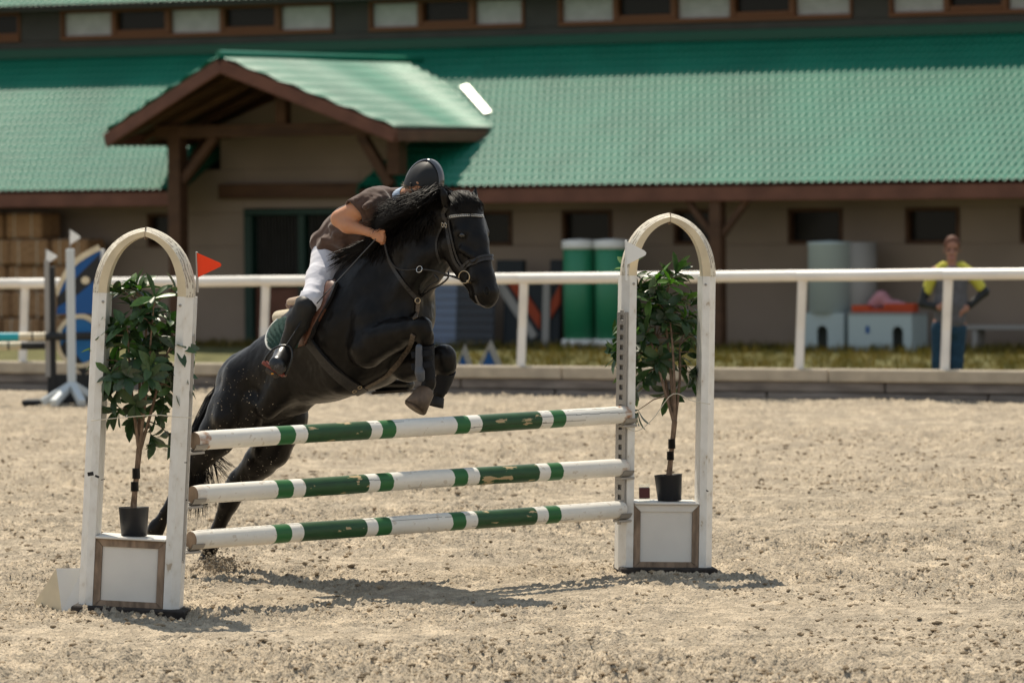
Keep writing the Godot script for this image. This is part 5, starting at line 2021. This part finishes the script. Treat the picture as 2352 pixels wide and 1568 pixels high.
# ---------------------------------------------------------------- tack
func build_tack() -> void:
	var br := thing("bridle", "black leather bridle with silver chain browband on the horse's head", "bridle", hit(horse, 1060, 560))
	put("cheekpiece", strap_on([[1024, 500], [1027, 522], [1034, 565], [1045, 600], [1061, 622]], 0.018, 0.006), M.leather, br)
	put("cheekpiece", strap_on([[1031, 505], [1034, 525], [1042, 565], [1053, 598], [1065, 614]], 0.010, 0.006, 20, 0.002), M.leather, br)
	put("noseband", strap_on([[1062, 618], [1076, 606], [1092, 599], [1110, 593], [1129, 592]], 0.030, 0.008), M.leather, br)
	put("noseband_padding", strap_on([[1064, 614], [1077, 602], [1092, 595], [1110, 589], [1128, 588]], 0.012, 0.013), M.leather, br)
	put("throatlatch", strap_on([[1019, 512], [1009, 535], [1003, 558], [1004, 585], [1011, 603]], 0.012, 0.005), M.leather, br)
	put("headpiece", strap_on([[1022, 503], [1019, 490], [1024, 476]], 0.022, 0.006), M.leather, br)
	put("browband", strap_on([[1029, 500], [1045, 497], [1061, 495], [1085, 495], [1107, 497]], 0.016, 0.004), M.leather, br)
	for i in 19:
		var t := i / 18.0
		var x := lerpf(1036, 1107, t)
		if i == 11:
			continue
		var h := hit(horse, x, 497.0 - 3.0 * sin(t * PI))
		if h == Vector3.INF:
			continue
		var g := horse.grad(h)
		var s := g.cross(Vector3.UP).normalized()
		var m := put("chain_link", ring_mesh(0.0058, 0.0017, 12), M.steel, br)
		m.global_transform = Transform3D(Basis(s, g, s.cross(g)), h + g * 0.007)
	for q in [[1026, 516], [1019, 515]]:
		var h := hit(horse, q[0], q[1])
		var g := horse.grad(h)
		var s := g.cross(Vector3.UP).normalized()
		var m := put("buckle", ring_mesh(0.010, 0.0018, 14), M.steel, br)
		m.global_transform = Transform3D(Basis(s, g, s.cross(g)).scaled_local(Vector3(0.7, 1, 1.2)), h + g * 0.009)
	var bit := put("bit_ring", ring_mesh(0.031, 0.0026, 28), M.brass, br)
	var bh := hit(horse, 1070, 628)
	bit.global_transform = Transform3D(Basis(Vector3.UP, -0.5) * Basis(Vector3.RIGHT, PI / 2), spot(1066, 636, 27.66))
	put("bit_mouthpiece", bar(spot(1074, 646, 27.66), spot(1088, 650, 27.74), 0.007), M.brass, br)
	# the reins, hand to bit
	var rn := begin()
	tube(rn, curve([spot(1056, 641, 27.67), spot(1030, 632, 27.72), spot(998, 622, 27.80), spot(962, 618, 27.86), spot(934, 620, 27.90), spot(909, 614, 27.93), spot(892, 592, 27.94), spot(883, 560, 27.95), spot(876, 546, 27.95)], 40), PackedFloat32Array([0.0048]), 7)
	put("rein", done(rn), M.leather, br)
	var rn2 := begin()
	tube(rn2, curve([spot(1078, 642, 27.86), spot(1040, 634, 27.95), spot(1000, 628, 28.05), spot(960, 600, 28.2), spot(905, 552, 28.36)], 24), PackedFloat32Array([0.0048]), 7)
	put("rein", done(rn2), M.leather, br)
	# breastplate with running martingale
	var bp_ := thing("breastplate", "brown leather breastplate with martingale straps on the horse's chest", "breastplate", hit(horse, 955, 695))
	put("shoulder_strap", strap_on([[886, 562], [893, 592], [908, 622], [930, 654], [958, 690]], 0.020, 0.006, 24), M.leather, bp_)
	put("chest_strap", strap_on([[959, 690], [957, 712], [954, 732]], 0.026, 0.006, 8), M.strap_tan, bp_)
	put("belly_strap", strap_on([[950, 768], [938, 798], [916, 834], [884, 864], [838, 890]], 0.026, 0.006, 24), M.strap_tan, bp_)
	var jr := put("ring", ring_mesh(0.014, 0.003, 16), M.brass, bp_)
	jr.global_transform = Transform3D(Basis(Vector3.UP, 0.4) * Basis(Vector3.RIGHT, PI / 2), hit(horse, 959, 690) + Vector3(0, 0, 0.012))
	for q in [[[998, 631, 27.82], [1006, 644, 27.80], [984, 658, 27.88], [960, 688, 28.02]], [[1030, 624, 27.75], [1028, 639, 27.74], [1012, 653, 27.80], [987, 667, 27.90], [960, 688, 28.02]]]:
		var pts := []
		for v in q: pts.append(spot(v[0], v[1], v[2]))
		var st := begin()
		tube(st, curve(pts, 24), PackedFloat32Array([0.005]), 7)
		put("martingale_strap", done(st), M.leather, bp_)
	var mr := put("ring", ring_mesh(0.017, 0.0025, 18), M.steel, bp_)
	mr.global_transform = Transform3D(Basis(Vector3.UP, -0.6) * Basis(Vector3.RIGHT, 1.2), spot(963, 618, 27.85))
	# saddle, pad and half pad
	var pad := thing("saddle_pad", "dark green quilted saddle pad with white piping", "saddle pad", hit(horse, 650, 770))
	put("cloth", patch_on([[642, 737, 735, 700], [624, 757, 730, 735], [617, 780, 722, 762], [622, 797, 700, 790], [634, 804, 668, 803]], 0.004, 0.012, 26, 34, 0.011), M.pad_green, pad)
	put("pad_strip", patch_on([[668, 790, 712, 768], [670, 800, 716, 778]], 0.004, 0.012, 4, 8), M.pad_green, pad)
	put("piping", strap_on([[642, 737], [627, 752], [619, 768], [616, 784], [622, 798], [634, 804]], 0.011, 0.018, 18), M.piping, pad)
	var sd := thing("saddle", "brown leather jumping saddle under the rider", "saddle", spot(720, 690, 28.5))
	var seat := Field.new()
	cap(seat, 668, 700, 28.62, 13, 690, 706, 28.6, 20, 0.03)
	cap(seat, 690, 706, 28.6, 22, 745, 672, 28.5, 26, 0.03, 1.3)
	cap(seat, 745, 672, 28.5, 24, 790, 632, 28.42, 18, 0.03)
	put("seat", seat.mesh(0.012), M.leather_brown, sd)
	var pom := Field.new()
	cap(pom, 772, 640, 28.36, 15, 800, 612, 28.38, 15, 0.02)
	put("pommel", pom.mesh(0.01), M.leather_tan, sd)
	var can := Field.new()
	cap(can, 667, 694, 28.60, 10, 694, 692, 28.5, 14, 0.02)
	put("cantle", can.mesh(0.008), M.leather_tan, sd)
	put("flap", patch_on([[735, 652, 774, 646], [726, 690, 764, 684], [712, 730, 742, 726], [698, 772, 718, 768], [690, 796, 704, 792]], 0.014, 0.012, 20, 8), M.leather_brown, sd)
	put("flap_edge", strap_on([[776, 652], [760, 690], [738, 728], [727, 752], [722, 768], [718, 776]], 0.012, 0.02, 18, 0.004), M.leather, sd)
	put("girth", strap_on([[704, 776], [724, 802], [748, 832], [776, 860], [806, 884], [832, 900]], 0.062, 0.010, 26), M.leather, sd)
	put("girth_guard", strap_on([[712, 776], [740, 814], [770, 848], [800, 872], [826, 888]], 0.026, 0.016, 22), M.leather, sd)
	for q in [[824, 884], [812, 893]]:
		var h := hit(horse, q[0], q[1])
		if h == Vector3.INF: continue
		var g := horse.grad(h)
		var s := g.cross(Vector3.UP).normalized()
		put("girth_buckle", ring_mesh(0.010, 0.002, 14), M.brass, sd).global_transform = Transform3D(Basis(s, g, s.cross(g)), h + g * 0.018)
	# stirrup with its leather
	var iron := begin()
	tube(iron, curve([spot(607, 832, 28.06), spot(612, 818, 28.05), spot(630, 800, 28.04), spot(655, 793, 28.03), spot(668, 800, 28.02), spot(670, 825, 28.01), spot(654, 862, 28.02)], 26), PackedFloat32Array([0.006]), 8)
	put("stirrup", done(iron), M.boot_black, sd)
	put("stirrup_tread", beam(spot(605, 831, 28.06), spot(654, 863, 28.02), 0.05, 0.018, 0.004), M.stirrup_red, sd)
	put("tread_pad", beam(spot(612, 846, 28.05), spot(640, 864, 28.03), 0.045, 0.036, 0.012), M.sole, sd)
	var dot := SphereMesh.new()
	dot.radius = 0.007; dot.height = 0.008
	put("emblem", dot, M.amber, sd).global_position = spot(625, 858, 28.0)
	put("stirrup_leather", beam(spot(657, 793, 28.03), spot(716, 700, 28.16), 0.006, 0.028, 0.002, Vector3.BACK), M.leather, sd)
	var hp := Field.new()
	cap(hp, 640, 729, 28.70, 16, 688, 722, 28.48, 17, 0.02)
	cap(hp, 688, 722, 28.48, 17, 720, 690, 28.38, 12, 0.02)
	var hpo := put("half_pad", hp.mesh(0.008), M.fleece)
	tag(hpo, "cream fleece half pad showing behind the saddle", "half pad")
	# tendon boots
	var tb := thing("tendon_boot", "grey plastic tendon boot on the horse's near foreleg", "tendon boot", spot(975, 825, 27.8), "boots on the horse's forelegs")
	var sl := begin()
	tube(sl, PackedVector3Array([spot(976, 792, 27.82), spot(979, 830, 27.84), spot(983, 868, 27.86)]), PackedFloat32Array([0.048, 0.042, 0.040]), 16)
	put("sleeve", done(sl), M.neoprene, tb)
	var shell := Field.new()
	cap(shell, 962, 797, 27.76, 8, 962, 845, 27.77, 9, 0.01, 1.0)
	cap(shell, 964, 855, 27.77, 12, 966, 868, 27.78, 10, 0.012, 1.0)
	put("shell", shell.mesh(0.006), M.boot_grey, tb)
	for y in [815.0, 842.0]:
		put("strap", beam(spot(945, y + 1, 27.79), spot(994, y - 6, 27.76), 0.012, 0.034, 0.003), M.neoprene, tb)
	var tb2 := thing("tendon_boot", "dark tendon boot on the horse's far foreleg", "tendon boot", spot(1020, 865, 28.05), "boots on the horse's forelegs")
	var sl2 := begin()
	tube(sl2, PackedVector3Array([spot(1026, 850, 28.04), spot(1020, 872, 28.07), spot(1011, 897, 28.1)]), PackedFloat32Array([0.049, 0.045, 0.038]), 16)
	put("sleeve", done(sl2), M.neoprene, tb2)


# ---------------------------------------------------------------- the rider
func build_rider() -> void:
	var o := thing("person", "rider in brown polo shirt, white breeches and black helmet crouched over the horse", "person", spot(735, 640, 28.45))
	var b := Field.new()
	var rows := [
		[760, 582, 28.47, 34, 805, 535, 28.4, 40, 0.04], [805, 535, 28.4, 42, 872, 492, 28.25, 44, 0.04], [862, 474, 28.12, 26, 886, 474, 28.4, 26, 0.04],
		[905, 468, 28.2, 18, 935, 446, 28.1, 17, 0.03],
		# right arm
		[858, 470, 28.08, 25, 822, 482, 28.03, 24, 0.03], [822, 482, 28.03, 22, 778, 499, 28.06, 17.5, 0.02], [775, 505, 28.06, 16.5, 798, 518, 28.02, 17, 0.015],
		[798, 518, 28.02, 17, 848, 533, 27.97, 9.5, 0.02], [848, 533, 27.97, 9.5, 862, 538, 27.96, 10, 0.015],
		# left arm, beyond the neck
		[888, 474, 28.42, 25, 850, 520, 28.62, 20, 0.03], [850, 520, 28.62, 20, 895, 548, 28.42, 12, 0.03],
		# legs
		[757, 590, 28.42, 36, 716, 690, 28.16, 20, 0.04], [716, 690, 28.16, 20, 660, 800, 28.22, 12, 0.03], [656, 806, 28.2, 12, 640, 842, 28.08, 14, 0.02],
		[790, 600, 28.62, 34, 890, 690, 28.62, 20, 0.04], [890, 690, 28.62, 20, 868, 850, 28.74, 12, 0.03], [868, 860, 28.74, 12, 930, 882, 28.64, 11, 0.02],
	]
	for r in rows:
		cap(b, r[0], r[1], r[2], r[3], r[4], r[5], r[6], r[7], r[8])
	var whole := SurfaceTool.new()
	whole.begin(Mesh.PRIMITIVE_TRIANGLES)
	whole.append_from(b.mesh(0.0115), 0, Transform3D())
	# head with face, looking down along the horse's neck
	var hd := Field.new()
	for r in [[935, 448, 28.1, 15, 950, 438, 28.06, 17, 0.02], [968, 414, 28.0, 31, 972, 420, 27.98, 30, 0.02], [968, 428, 28.0, 22, 990, 442, 27.93, 15, 0.03], [992, 444, 27.92, 10, 1000, 448, 27.9, 8, 0.02],
			[1001, 440, 27.89, 5, 1006, 447, 27.87, 5, 0.012], [996, 450, 27.9, 4, 1000, 452, 27.89, 4, 0.01], [990, 434, 27.92, 8, 994, 438, 27.91, 7, 0.02]]:
		cap(hd, r[0], r[1], r[2], r[3], r[4], r[5], r[6], r[7], r[8])
	whole.append_from(hd.mesh(0.005), 0, Transform3D())
	# ear
	var ear := Field.new()
	for i in 9:
		var a0 := PI * (0.55 + 1.3 * i / 9.0)
		var a1 := PI * (0.55 + 1.3 * (i + 1) / 9.0)
		cap(ear, 957 - cos(a0) * 6.5, 429 - sin(a0) * 10, 27.915, 2.4, 957 - cos(a1) * 6.5, 429 - sin(a1) * 10, 27.915, 2.4, 0.003)
	cap(ear, 957, 424, 27.935, 6, 957, 434, 27.935, 4.5, 0.006)
	cap(ear, 956, 441, 27.92, 3.2, 957, 443, 27.92, 3.0, 0.004)
	whole.append_from(ear.mesh(0.003), 0, Transform3D())
	# right hand closed round the rein: palm, thumb, four fingers
	var hf := Field.new()
	cap(hf, 860, 537, 27.955, 10.5, 874, 540, 27.945, 11.5, 0.008)
	cap(hf, 862, 541, 27.955, 10, 874, 548, 27.945, 10, 0.008)
	for i in 4:
		var y := 533.0 + i * 6.2
		var x := 880.0 - absf(i - 1.2) * 1.6
		cap(hf, 872 - i * 0.6, y - 1, 27.94, 4.3, x, y + 1.5, 27.925, 4.0, 0.003)
		cap(hf, x, y + 1.5, 27.925, 4.0, x + 3.5, y + 5.5, 27.95, 3.8, 0.003)
		cap(hf, x + 3.5, y + 5.5, 27.95, 3.8, x - 1.5, y + 7.0, 27.975, 3.4, 0.003)
	cap(hf, 863, 532, 27.94, 4.8, 872, 528.5, 27.925, 4.4, 0.004)
	cap(hf, 872, 528.5, 27.925, 4.4, 881, 531, 27.92, 3.7, 0.003)
	whole.append_from(hf.mesh(0.003), 0, Transform3D())
	# left hand on the far side of the neck
	var lf := Field.new()
	cap(lf, 895, 549, 28.41, 10.5, 906, 551, 28.39, 10.5, 0.008)
	for i in 4:
		cap(lf, 905, 543.0 + i * 5.5, 28.39, 4.2, 914, 546.0 + i * 5.5, 28.37, 3.8, 0.003)
		cap(lf, 914, 546.0 + i * 5.5, 28.37, 3.8, 911, 551.0 + i * 5.0, 28.35, 3.4, 0.003)
	cap(lf, 898, 542, 28.4, 4.6, 908, 538, 28.38, 3.8, 0.004)
	whole.append_from(lf.mesh(0.004), 0, Transform3D())
	put("body", whole.commit(), M.skin, o)
	# shirt with sleeves, a loose hem and folds
	var s := Field.new()
	for r in [[752, 560, 28.45, 37, 800, 528, 28.4, 50, 0.05], [800, 528, 28.4, 50, 868, 490, 28.26, 55, 0.05], [858, 470, 28.13, 35, 890, 470, 28.42, 34, 0.04], [870, 468, 28.2, 35, 912, 456, 28.18, 24, 0.05],
			[800, 552, 28.38, 44, 850, 540, 28.3, 46, 0.05], [728, 552, 28.46, 15, 752, 566, 28.44, 26, 0.03], [742, 566, 28.36, 15, 790, 586, 28.36, 16, 0.03],
			[860, 467, 28.07, 36, 842, 474, 28.04, 33, 0.03], [890, 472, 28.42, 36, 862, 510, 28.58, 28, 0.03],
			[845, 446, 28.04, 7, 815, 462, 27.98, 6, 0.02], [868, 455, 28.0, 6, 838, 475, 27.94, 6, 0.02], [770, 540, 28.27, 8, 830, 520, 28.2, 6, 0.03], [760, 520, 28.3, 7, 800, 508, 28.24, 6, 0.03], [740, 548, 28.33, 6, 790, 560, 28.26, 7, 0.03]]:
		cap(s, r[0], r[1], r[2], r[3], r[4], r[5], r[6], r[7], r[8])
	put("shirt", rumple(s.mesh(0.0085), 0.0055, 7.0, 21, Vector3(0.5, 0.55, 0.45).normalized()), M.shirt, o)
	var cuff := begin()
	cuff.set_smooth_group(1)
	var c0 := spot(852, 469, 28.05)
	var c1 := spot(813, 485, 28.01)
	var ax := (c1 - c0).normalized()
	var u1 := ax.cross(Vector3.UP).normalized()
	var u2 := ax.cross(u1)
	var rg := []
	for k in 6:
		var ring := PackedVector3Array()
		var t := k / 5.0
		for i in 29:
			var a := TAU * i / 28.0
			var rr := lerpf(0.076, 0.064, t) + 0.003 * t * sin(a * 3.0 + 1.0) + 0.002 * sin(a * 5.0 + k)
			# the hem runs steeply: longer on the upper side
			var slant := (u1 * cos(a) + u2 * sin(a)).dot(Vector3.UP) * 0.02 * t
			ring.append(c0.lerp(c1, t) + ax * slant + (u1 * cos(a) + u2 * sin(a)) * rr)
		rg.append(ring)
	for k in 5:
		for i in 28:
			quad(cuff, rg[k][i], rg[k][i + 1], rg[k + 1][i + 1], rg[k + 1][i])
	for i in 28:
		var q0: Vector3 = rg[5][i].lerp(c1, 0.06)
		var q1: Vector3 = rg[5][i + 1].lerp(c1, 0.06)
		quad(cuff, rg[5][i], rg[5][i + 1], q1, q0)
		quad(cuff, q0, q1, q1 - ax * 0.05, q0 - ax * 0.05)
	put("sleeve", done(cuff), M.shirt, o)
	var col := Field.new()
	cap(col, 920, 440, 28.13, 14, 921, 455, 28.08, 17, 0.02)
	var cm := begin()
	var na := spot(906, 466, 28.2)
	var nb := spot(940, 444, 28.09)
	var nx := (nb - na).normalized()
	var n1 := nx.cross(Vector3.UP).normalized()
	var n2 := nx.cross(n1)
	var rings := []
	for k in 2:
		var ring := []
		for i in 25:
			var a := TAU * i / 24.0
			ring.append(na.lerp(nb, 0.32 + 0.5 * k) + (n1 * cos(a) + n2 * sin(a)) * (0.056 - 0.006 * k))
		rings.append(ring)
	cm.set_smooth_group(1)
	for i in 24:
		quad(cm, rings[0][i], rings[0][i + 1], rings[1][i + 1], rings[1][i])
		var q0: Vector3 = rings[1][i] - (rings[1][i] - nb).normalized() * 0.006
		var q1: Vector3 = rings[1][i + 1] - (rings[1][i + 1] - nb).normalized() * 0.006
		quad(cm, rings[1][i], rings[1][i + 1], q1, q0)
	put("collar", done(cm), M.collar, o).set_meta("label", "pale blue shirt collar")
	# breeches
	var br := Field.new()
	for r in [[760, 588, 28.46, 41, 790, 605, 28.58, 40, 0.05], [757, 588, 28.42, 42, 736, 640, 28.3, 32, 0.03], [736, 640, 28.3, 32, 714, 690, 28.15, 24, 0.03], [714, 690, 28.15, 24, 705, 708, 28.13, 19, 0.02],
			[790, 602, 28.62, 42, 890, 690, 28.62, 25, 0.04], [890, 690, 28.62, 24, 888, 720, 28.64, 20, 0.02],
			[772, 612, 28.375, 8, 738, 622, 28.31, 6, 0.02], [768, 628, 28.36, 7, 735, 634, 28.27, 5, 0.02], [704, 694, 28.12, 5, 693, 682, 28.14, 5, 0.012], [706, 684, 28.12, 5, 696, 672, 28.15, 5, 0.012]]:
		cap(br, r[0], r[1], r[2], r[3], r[4], r[5], r[6], r[7], r[8])
	put("breeches", rumple(br.mesh(0.0075), 0.0022, 11.0, 33, Vector3(0.7, 0.2, 0.6).normalized()), M.breeches, o)
	# boots
	for side in 2:
		var bt := Field.new()
		var ft := Field.new()
		if side == 0:
			cap(bt, 702, 704, 28.13, 26, 684, 740, 28.16, 25, 0.03)
			cap(bt, 684, 740, 28.16, 25, 660, 792, 28.2, 18, 0.03)
			cap(bt, 690, 690, 28.14, 9, 700, 706, 28.12, 12, 0.02)
			cap(ft, 656, 800, 28.2, 18, 650, 818, 28.16, 19, 0.03)
			cap(ft, 650, 816, 28.16, 20, 638, 838, 28.05, 22, 0.03)
		else:
			cap(bt, 889, 700, 28.63, 26, 868, 845, 28.74, 18, 0.03)
			cap(ft, 866, 856, 28.74, 18, 872, 882, 28.72, 16, 0.03)
			cap(ft, 872, 880, 28.72, 17, 938, 882, 28.62, 14, 0.03)
		var shaft := put("boot", rumple(bt.mesh(0.0085), 0.0015, 14.0, 8), M.boot_shaft, o)
		put("boot_foot", ft.mesh(0.007), M.boot_black, shaft)
		if side == 0:
			put("boot_sole", beam(spot(646, 856, 28.03), spot(630, 838, 28.02), 0.1, 0.045, 0.012), M.sole, shaft)
		else:
			put("boot_sole", beam(spot(860, 902, 28.72), spot(945, 896, 28.62), 0.08, 0.016, 0.005), M.sole, shaft)
	# helmet: shell, glossy centre band, brim and harness
	var hel := put("helmet", helmet_shell(0.0, PI, 1.0), M.helmet, o)
	var hx := Transform3D(helmet_basis().scaled(Vector3.ONE * 0.97), spot(977, 413, 27.99))
	hel.global_transform = hx
	var band := put("helmet_band", helmet_band(), M.helmet_gloss, hel, false)
	var brim := put("brim", helmet_brim(), M.helmet, hel, false)
	var har := begin()
	tube(har, curve([spot(943, 420, 27.93), spot(945, 434, 27.935), spot(956, 446, 27.915), spot(974, 452, 27.91)], 14), PackedFloat32Array([0.0036]), 6)
	put("chin_strap", done(har), M.leather, o)
	var r := RandomNumberGenerator.new()
	r.seed = 3
	var gh := begin()
	for i in 90:
		var a := spot(938 + r.randf_range(-3, 6), 426 + r.randf_range(-4, 8), 28.0 + r.randf_range(0, 0.12))
		tube(gh, curve([a, a + Vector3(-0.016, 0.006 + r.randf_range(-0.01, 0.008), 0), a + Vector3(-0.03 + r.randf_range(-0.008, 0.01), r.randf_range(-0.012, 0.016), 0)], 4), PackedFloat32Array([0.0015, 0.0015, 0.001, 0.0004]), 3, false)
	put("hair", done(gh), M.grey_hair, o)
	# whip
	var wp := thing("riding_whip", "thin black riding whip held along the horse's shoulder", "whip", spot(868, 545, 27.93))
	put("shaft", bar(spot(880, 530, 27.93), spot(742, 680, 27.96), 0.003, 0.0022, 8), M.steel_dark, wp)
	put("flap", beam(spot(750, 671, 27.96), spot(727, 697, 27.965), 0.006, 0.026, 0.002, Vector3.BACK), M.leather, wp)


func helmet_basis() -> Basis:
	# z forward along the gaze, y up out of the crown, tipped down
	var fwd := Vector3(0.74, -0.28, 0.62).normalized()
	var right := fwd.cross(Vector3.UP).normalized()
	var up := right.cross(fwd).normalized()
	up = up.rotated(fwd, -0.08)
	return Basis(up.cross(fwd).normalized(), up, fwd)


func helmet_point(a: float, e: float, k: float) -> Vector3:
	# a round the head (0 = front), e from rim (0) to crown (1)
	var low := -0.025 - 0.02 * absf(sin(a)) + (0.015 if cos(a) > 0 else -0.02 * absf(cos(a)))
	var t := e * PI * 0.5
	var y := low * (1.0 - e) + 0.108 * sin(t)
	return Vector3(sin(a) * 0.089 * cos(t * 0.97), y, cos(a) * (0.112 if cos(a) > 0 else 0.118) * cos(t * 0.97)) * k


func helmet_shell(_a: float, _b: float, k: float) -> ArrayMesh:
	var st := begin()
	st.set_smooth_group(1)
	for i in 36:
		for j in 12:
			var a0 := TAU * i / 36.0
			var a1 := TAU * (i + 1) / 36.0
			quad(st, helmet_point(a0, j / 12.0, k), helmet_point(a1, j / 12.0, k), helmet_point(a1, (j + 1) / 12.0, k), helmet_point(a0, (j + 1) / 12.0, k))
	return done(st)


func helmet_band() -> ArrayMesh:
	var st := begin()
	st.set_smooth_group(1)
	var rows := []
	for i in 25:
		var t := -1.0 + 2.0 * i / 24.0
		var e := 1.0 - absf(t) * 0.97
		var z := helmet_point(0.0 if t < 0 else PI, e, 1.0)
		var w := 0.026 - 0.006 * absf(t)
		var out := Vector3(0, z.y + 0.02, z.z).normalized() * 0.006
		rows.append([Vector3(-w, z.y - 0.003, z.z), Vector3(-w * 0.8, z.y, z.z) + out, Vector3(w * 0.8, z.y, z.z) + out, Vector3(w, z.y - 0.003, z.z)])
	for i in 24:
		for j in 3:
			quad(st, rows[i][j], rows[i][j + 1], rows[i + 1][j + 1], rows[i + 1][j])
	return done(st)


func helmet_brim() -> ArrayMesh:
	var st := begin()
	st.set_smooth_group(1)
	for i in 16:
		var a0 := lerpf(-1.1, 1.1, i / 16.0)
		var a1 := lerpf(-1.1, 1.1, (i + 1) / 16.0)
		for s in [0.0, -0.006]:
			var p0 := helmet_point(a0, 0.02, 1.0) + Vector3(0, s, 0)
			var p1 := helmet_point(a1, 0.02, 1.0) + Vector3(0, s, 0)
			var o0 := p0 + Vector3(sin(a0), -0.25, cos(a0)) * 0.045 * cos(a0 * 1.3)
			var o1 := p1 + Vector3(sin(a1), -0.25, cos(a1)) * 0.045 * cos(a1 * 1.3)
			quad(st, p0, p1, o1, o0)
	return done(st)


# ---------------------------------------------------------------- sand thrown up by the hooves
func build_spray() -> void:
	var r := RandomNumberGenerator.new()
	r.seed = 71
	var mm := MultiMesh.new()
	mm.transform_format = MultiMesh.TRANSFORM_3D
	mm.use_colors = true
	var s := SphereMesh.new()
	s.radius = 1.0; s.height = 1.6; s.radial_segments = 6; s.rings = 3
	mm.mesh = s
	mm.instance_count = 1150
	for i in 1150:
		var p: Vector3
		var k := 0.0016 + 0.0035 * pow(r.randf(), 3.0)
		var f := r.randf_range(0.55, 1.1)
		if i < 700:
			var u := absf(r.randfn(0, 0.5))
			p = spot(480 + r.randfn(0, 22) + u * 50, 1310 - absf(r.randfn(0, 20)), 29.4 - r.randf() * 0.4)
			k *= 1.7
			f *= 0.75
		elif i < 1000:
			p = spot(r.randf_range(470, 640), r.randf_range(840, 1130), 28.55 + r.randf_range(-0.15, 0.1))
			k *= 0.55
			f *= 1.7
		else:
			p = spot(r.randf_range(330, 520), r.randf_range(1030, 1290), 28.8 + r.randf_range(-0.1, 0.2))
			k *= 0.8
			f *= 1.3
		p.y = maxf(p.y, 0.0)
		mm.set_instance_transform(i, Transform3D(Basis(Vector3.UP, r.randf() * TAU).scaled(Vector3.ONE * k), p))
		mm.set_instance_color(i, Color(0.42 * f, 0.35 * f, 0.26 * f))
	var mi := MultiMeshInstance3D.new()
	mi.name = "sand_spray"
	mi.multimesh = mm
	var m := plain(1, 1, 1, 0.95, 0.2)
	m.vertex_color_use_as_albedo = true
	mi.material_override = m
	add_child(mi)
	tag(mi, "grains of sand thrown up round the hind hooves", "sand spray", "", "stuff")
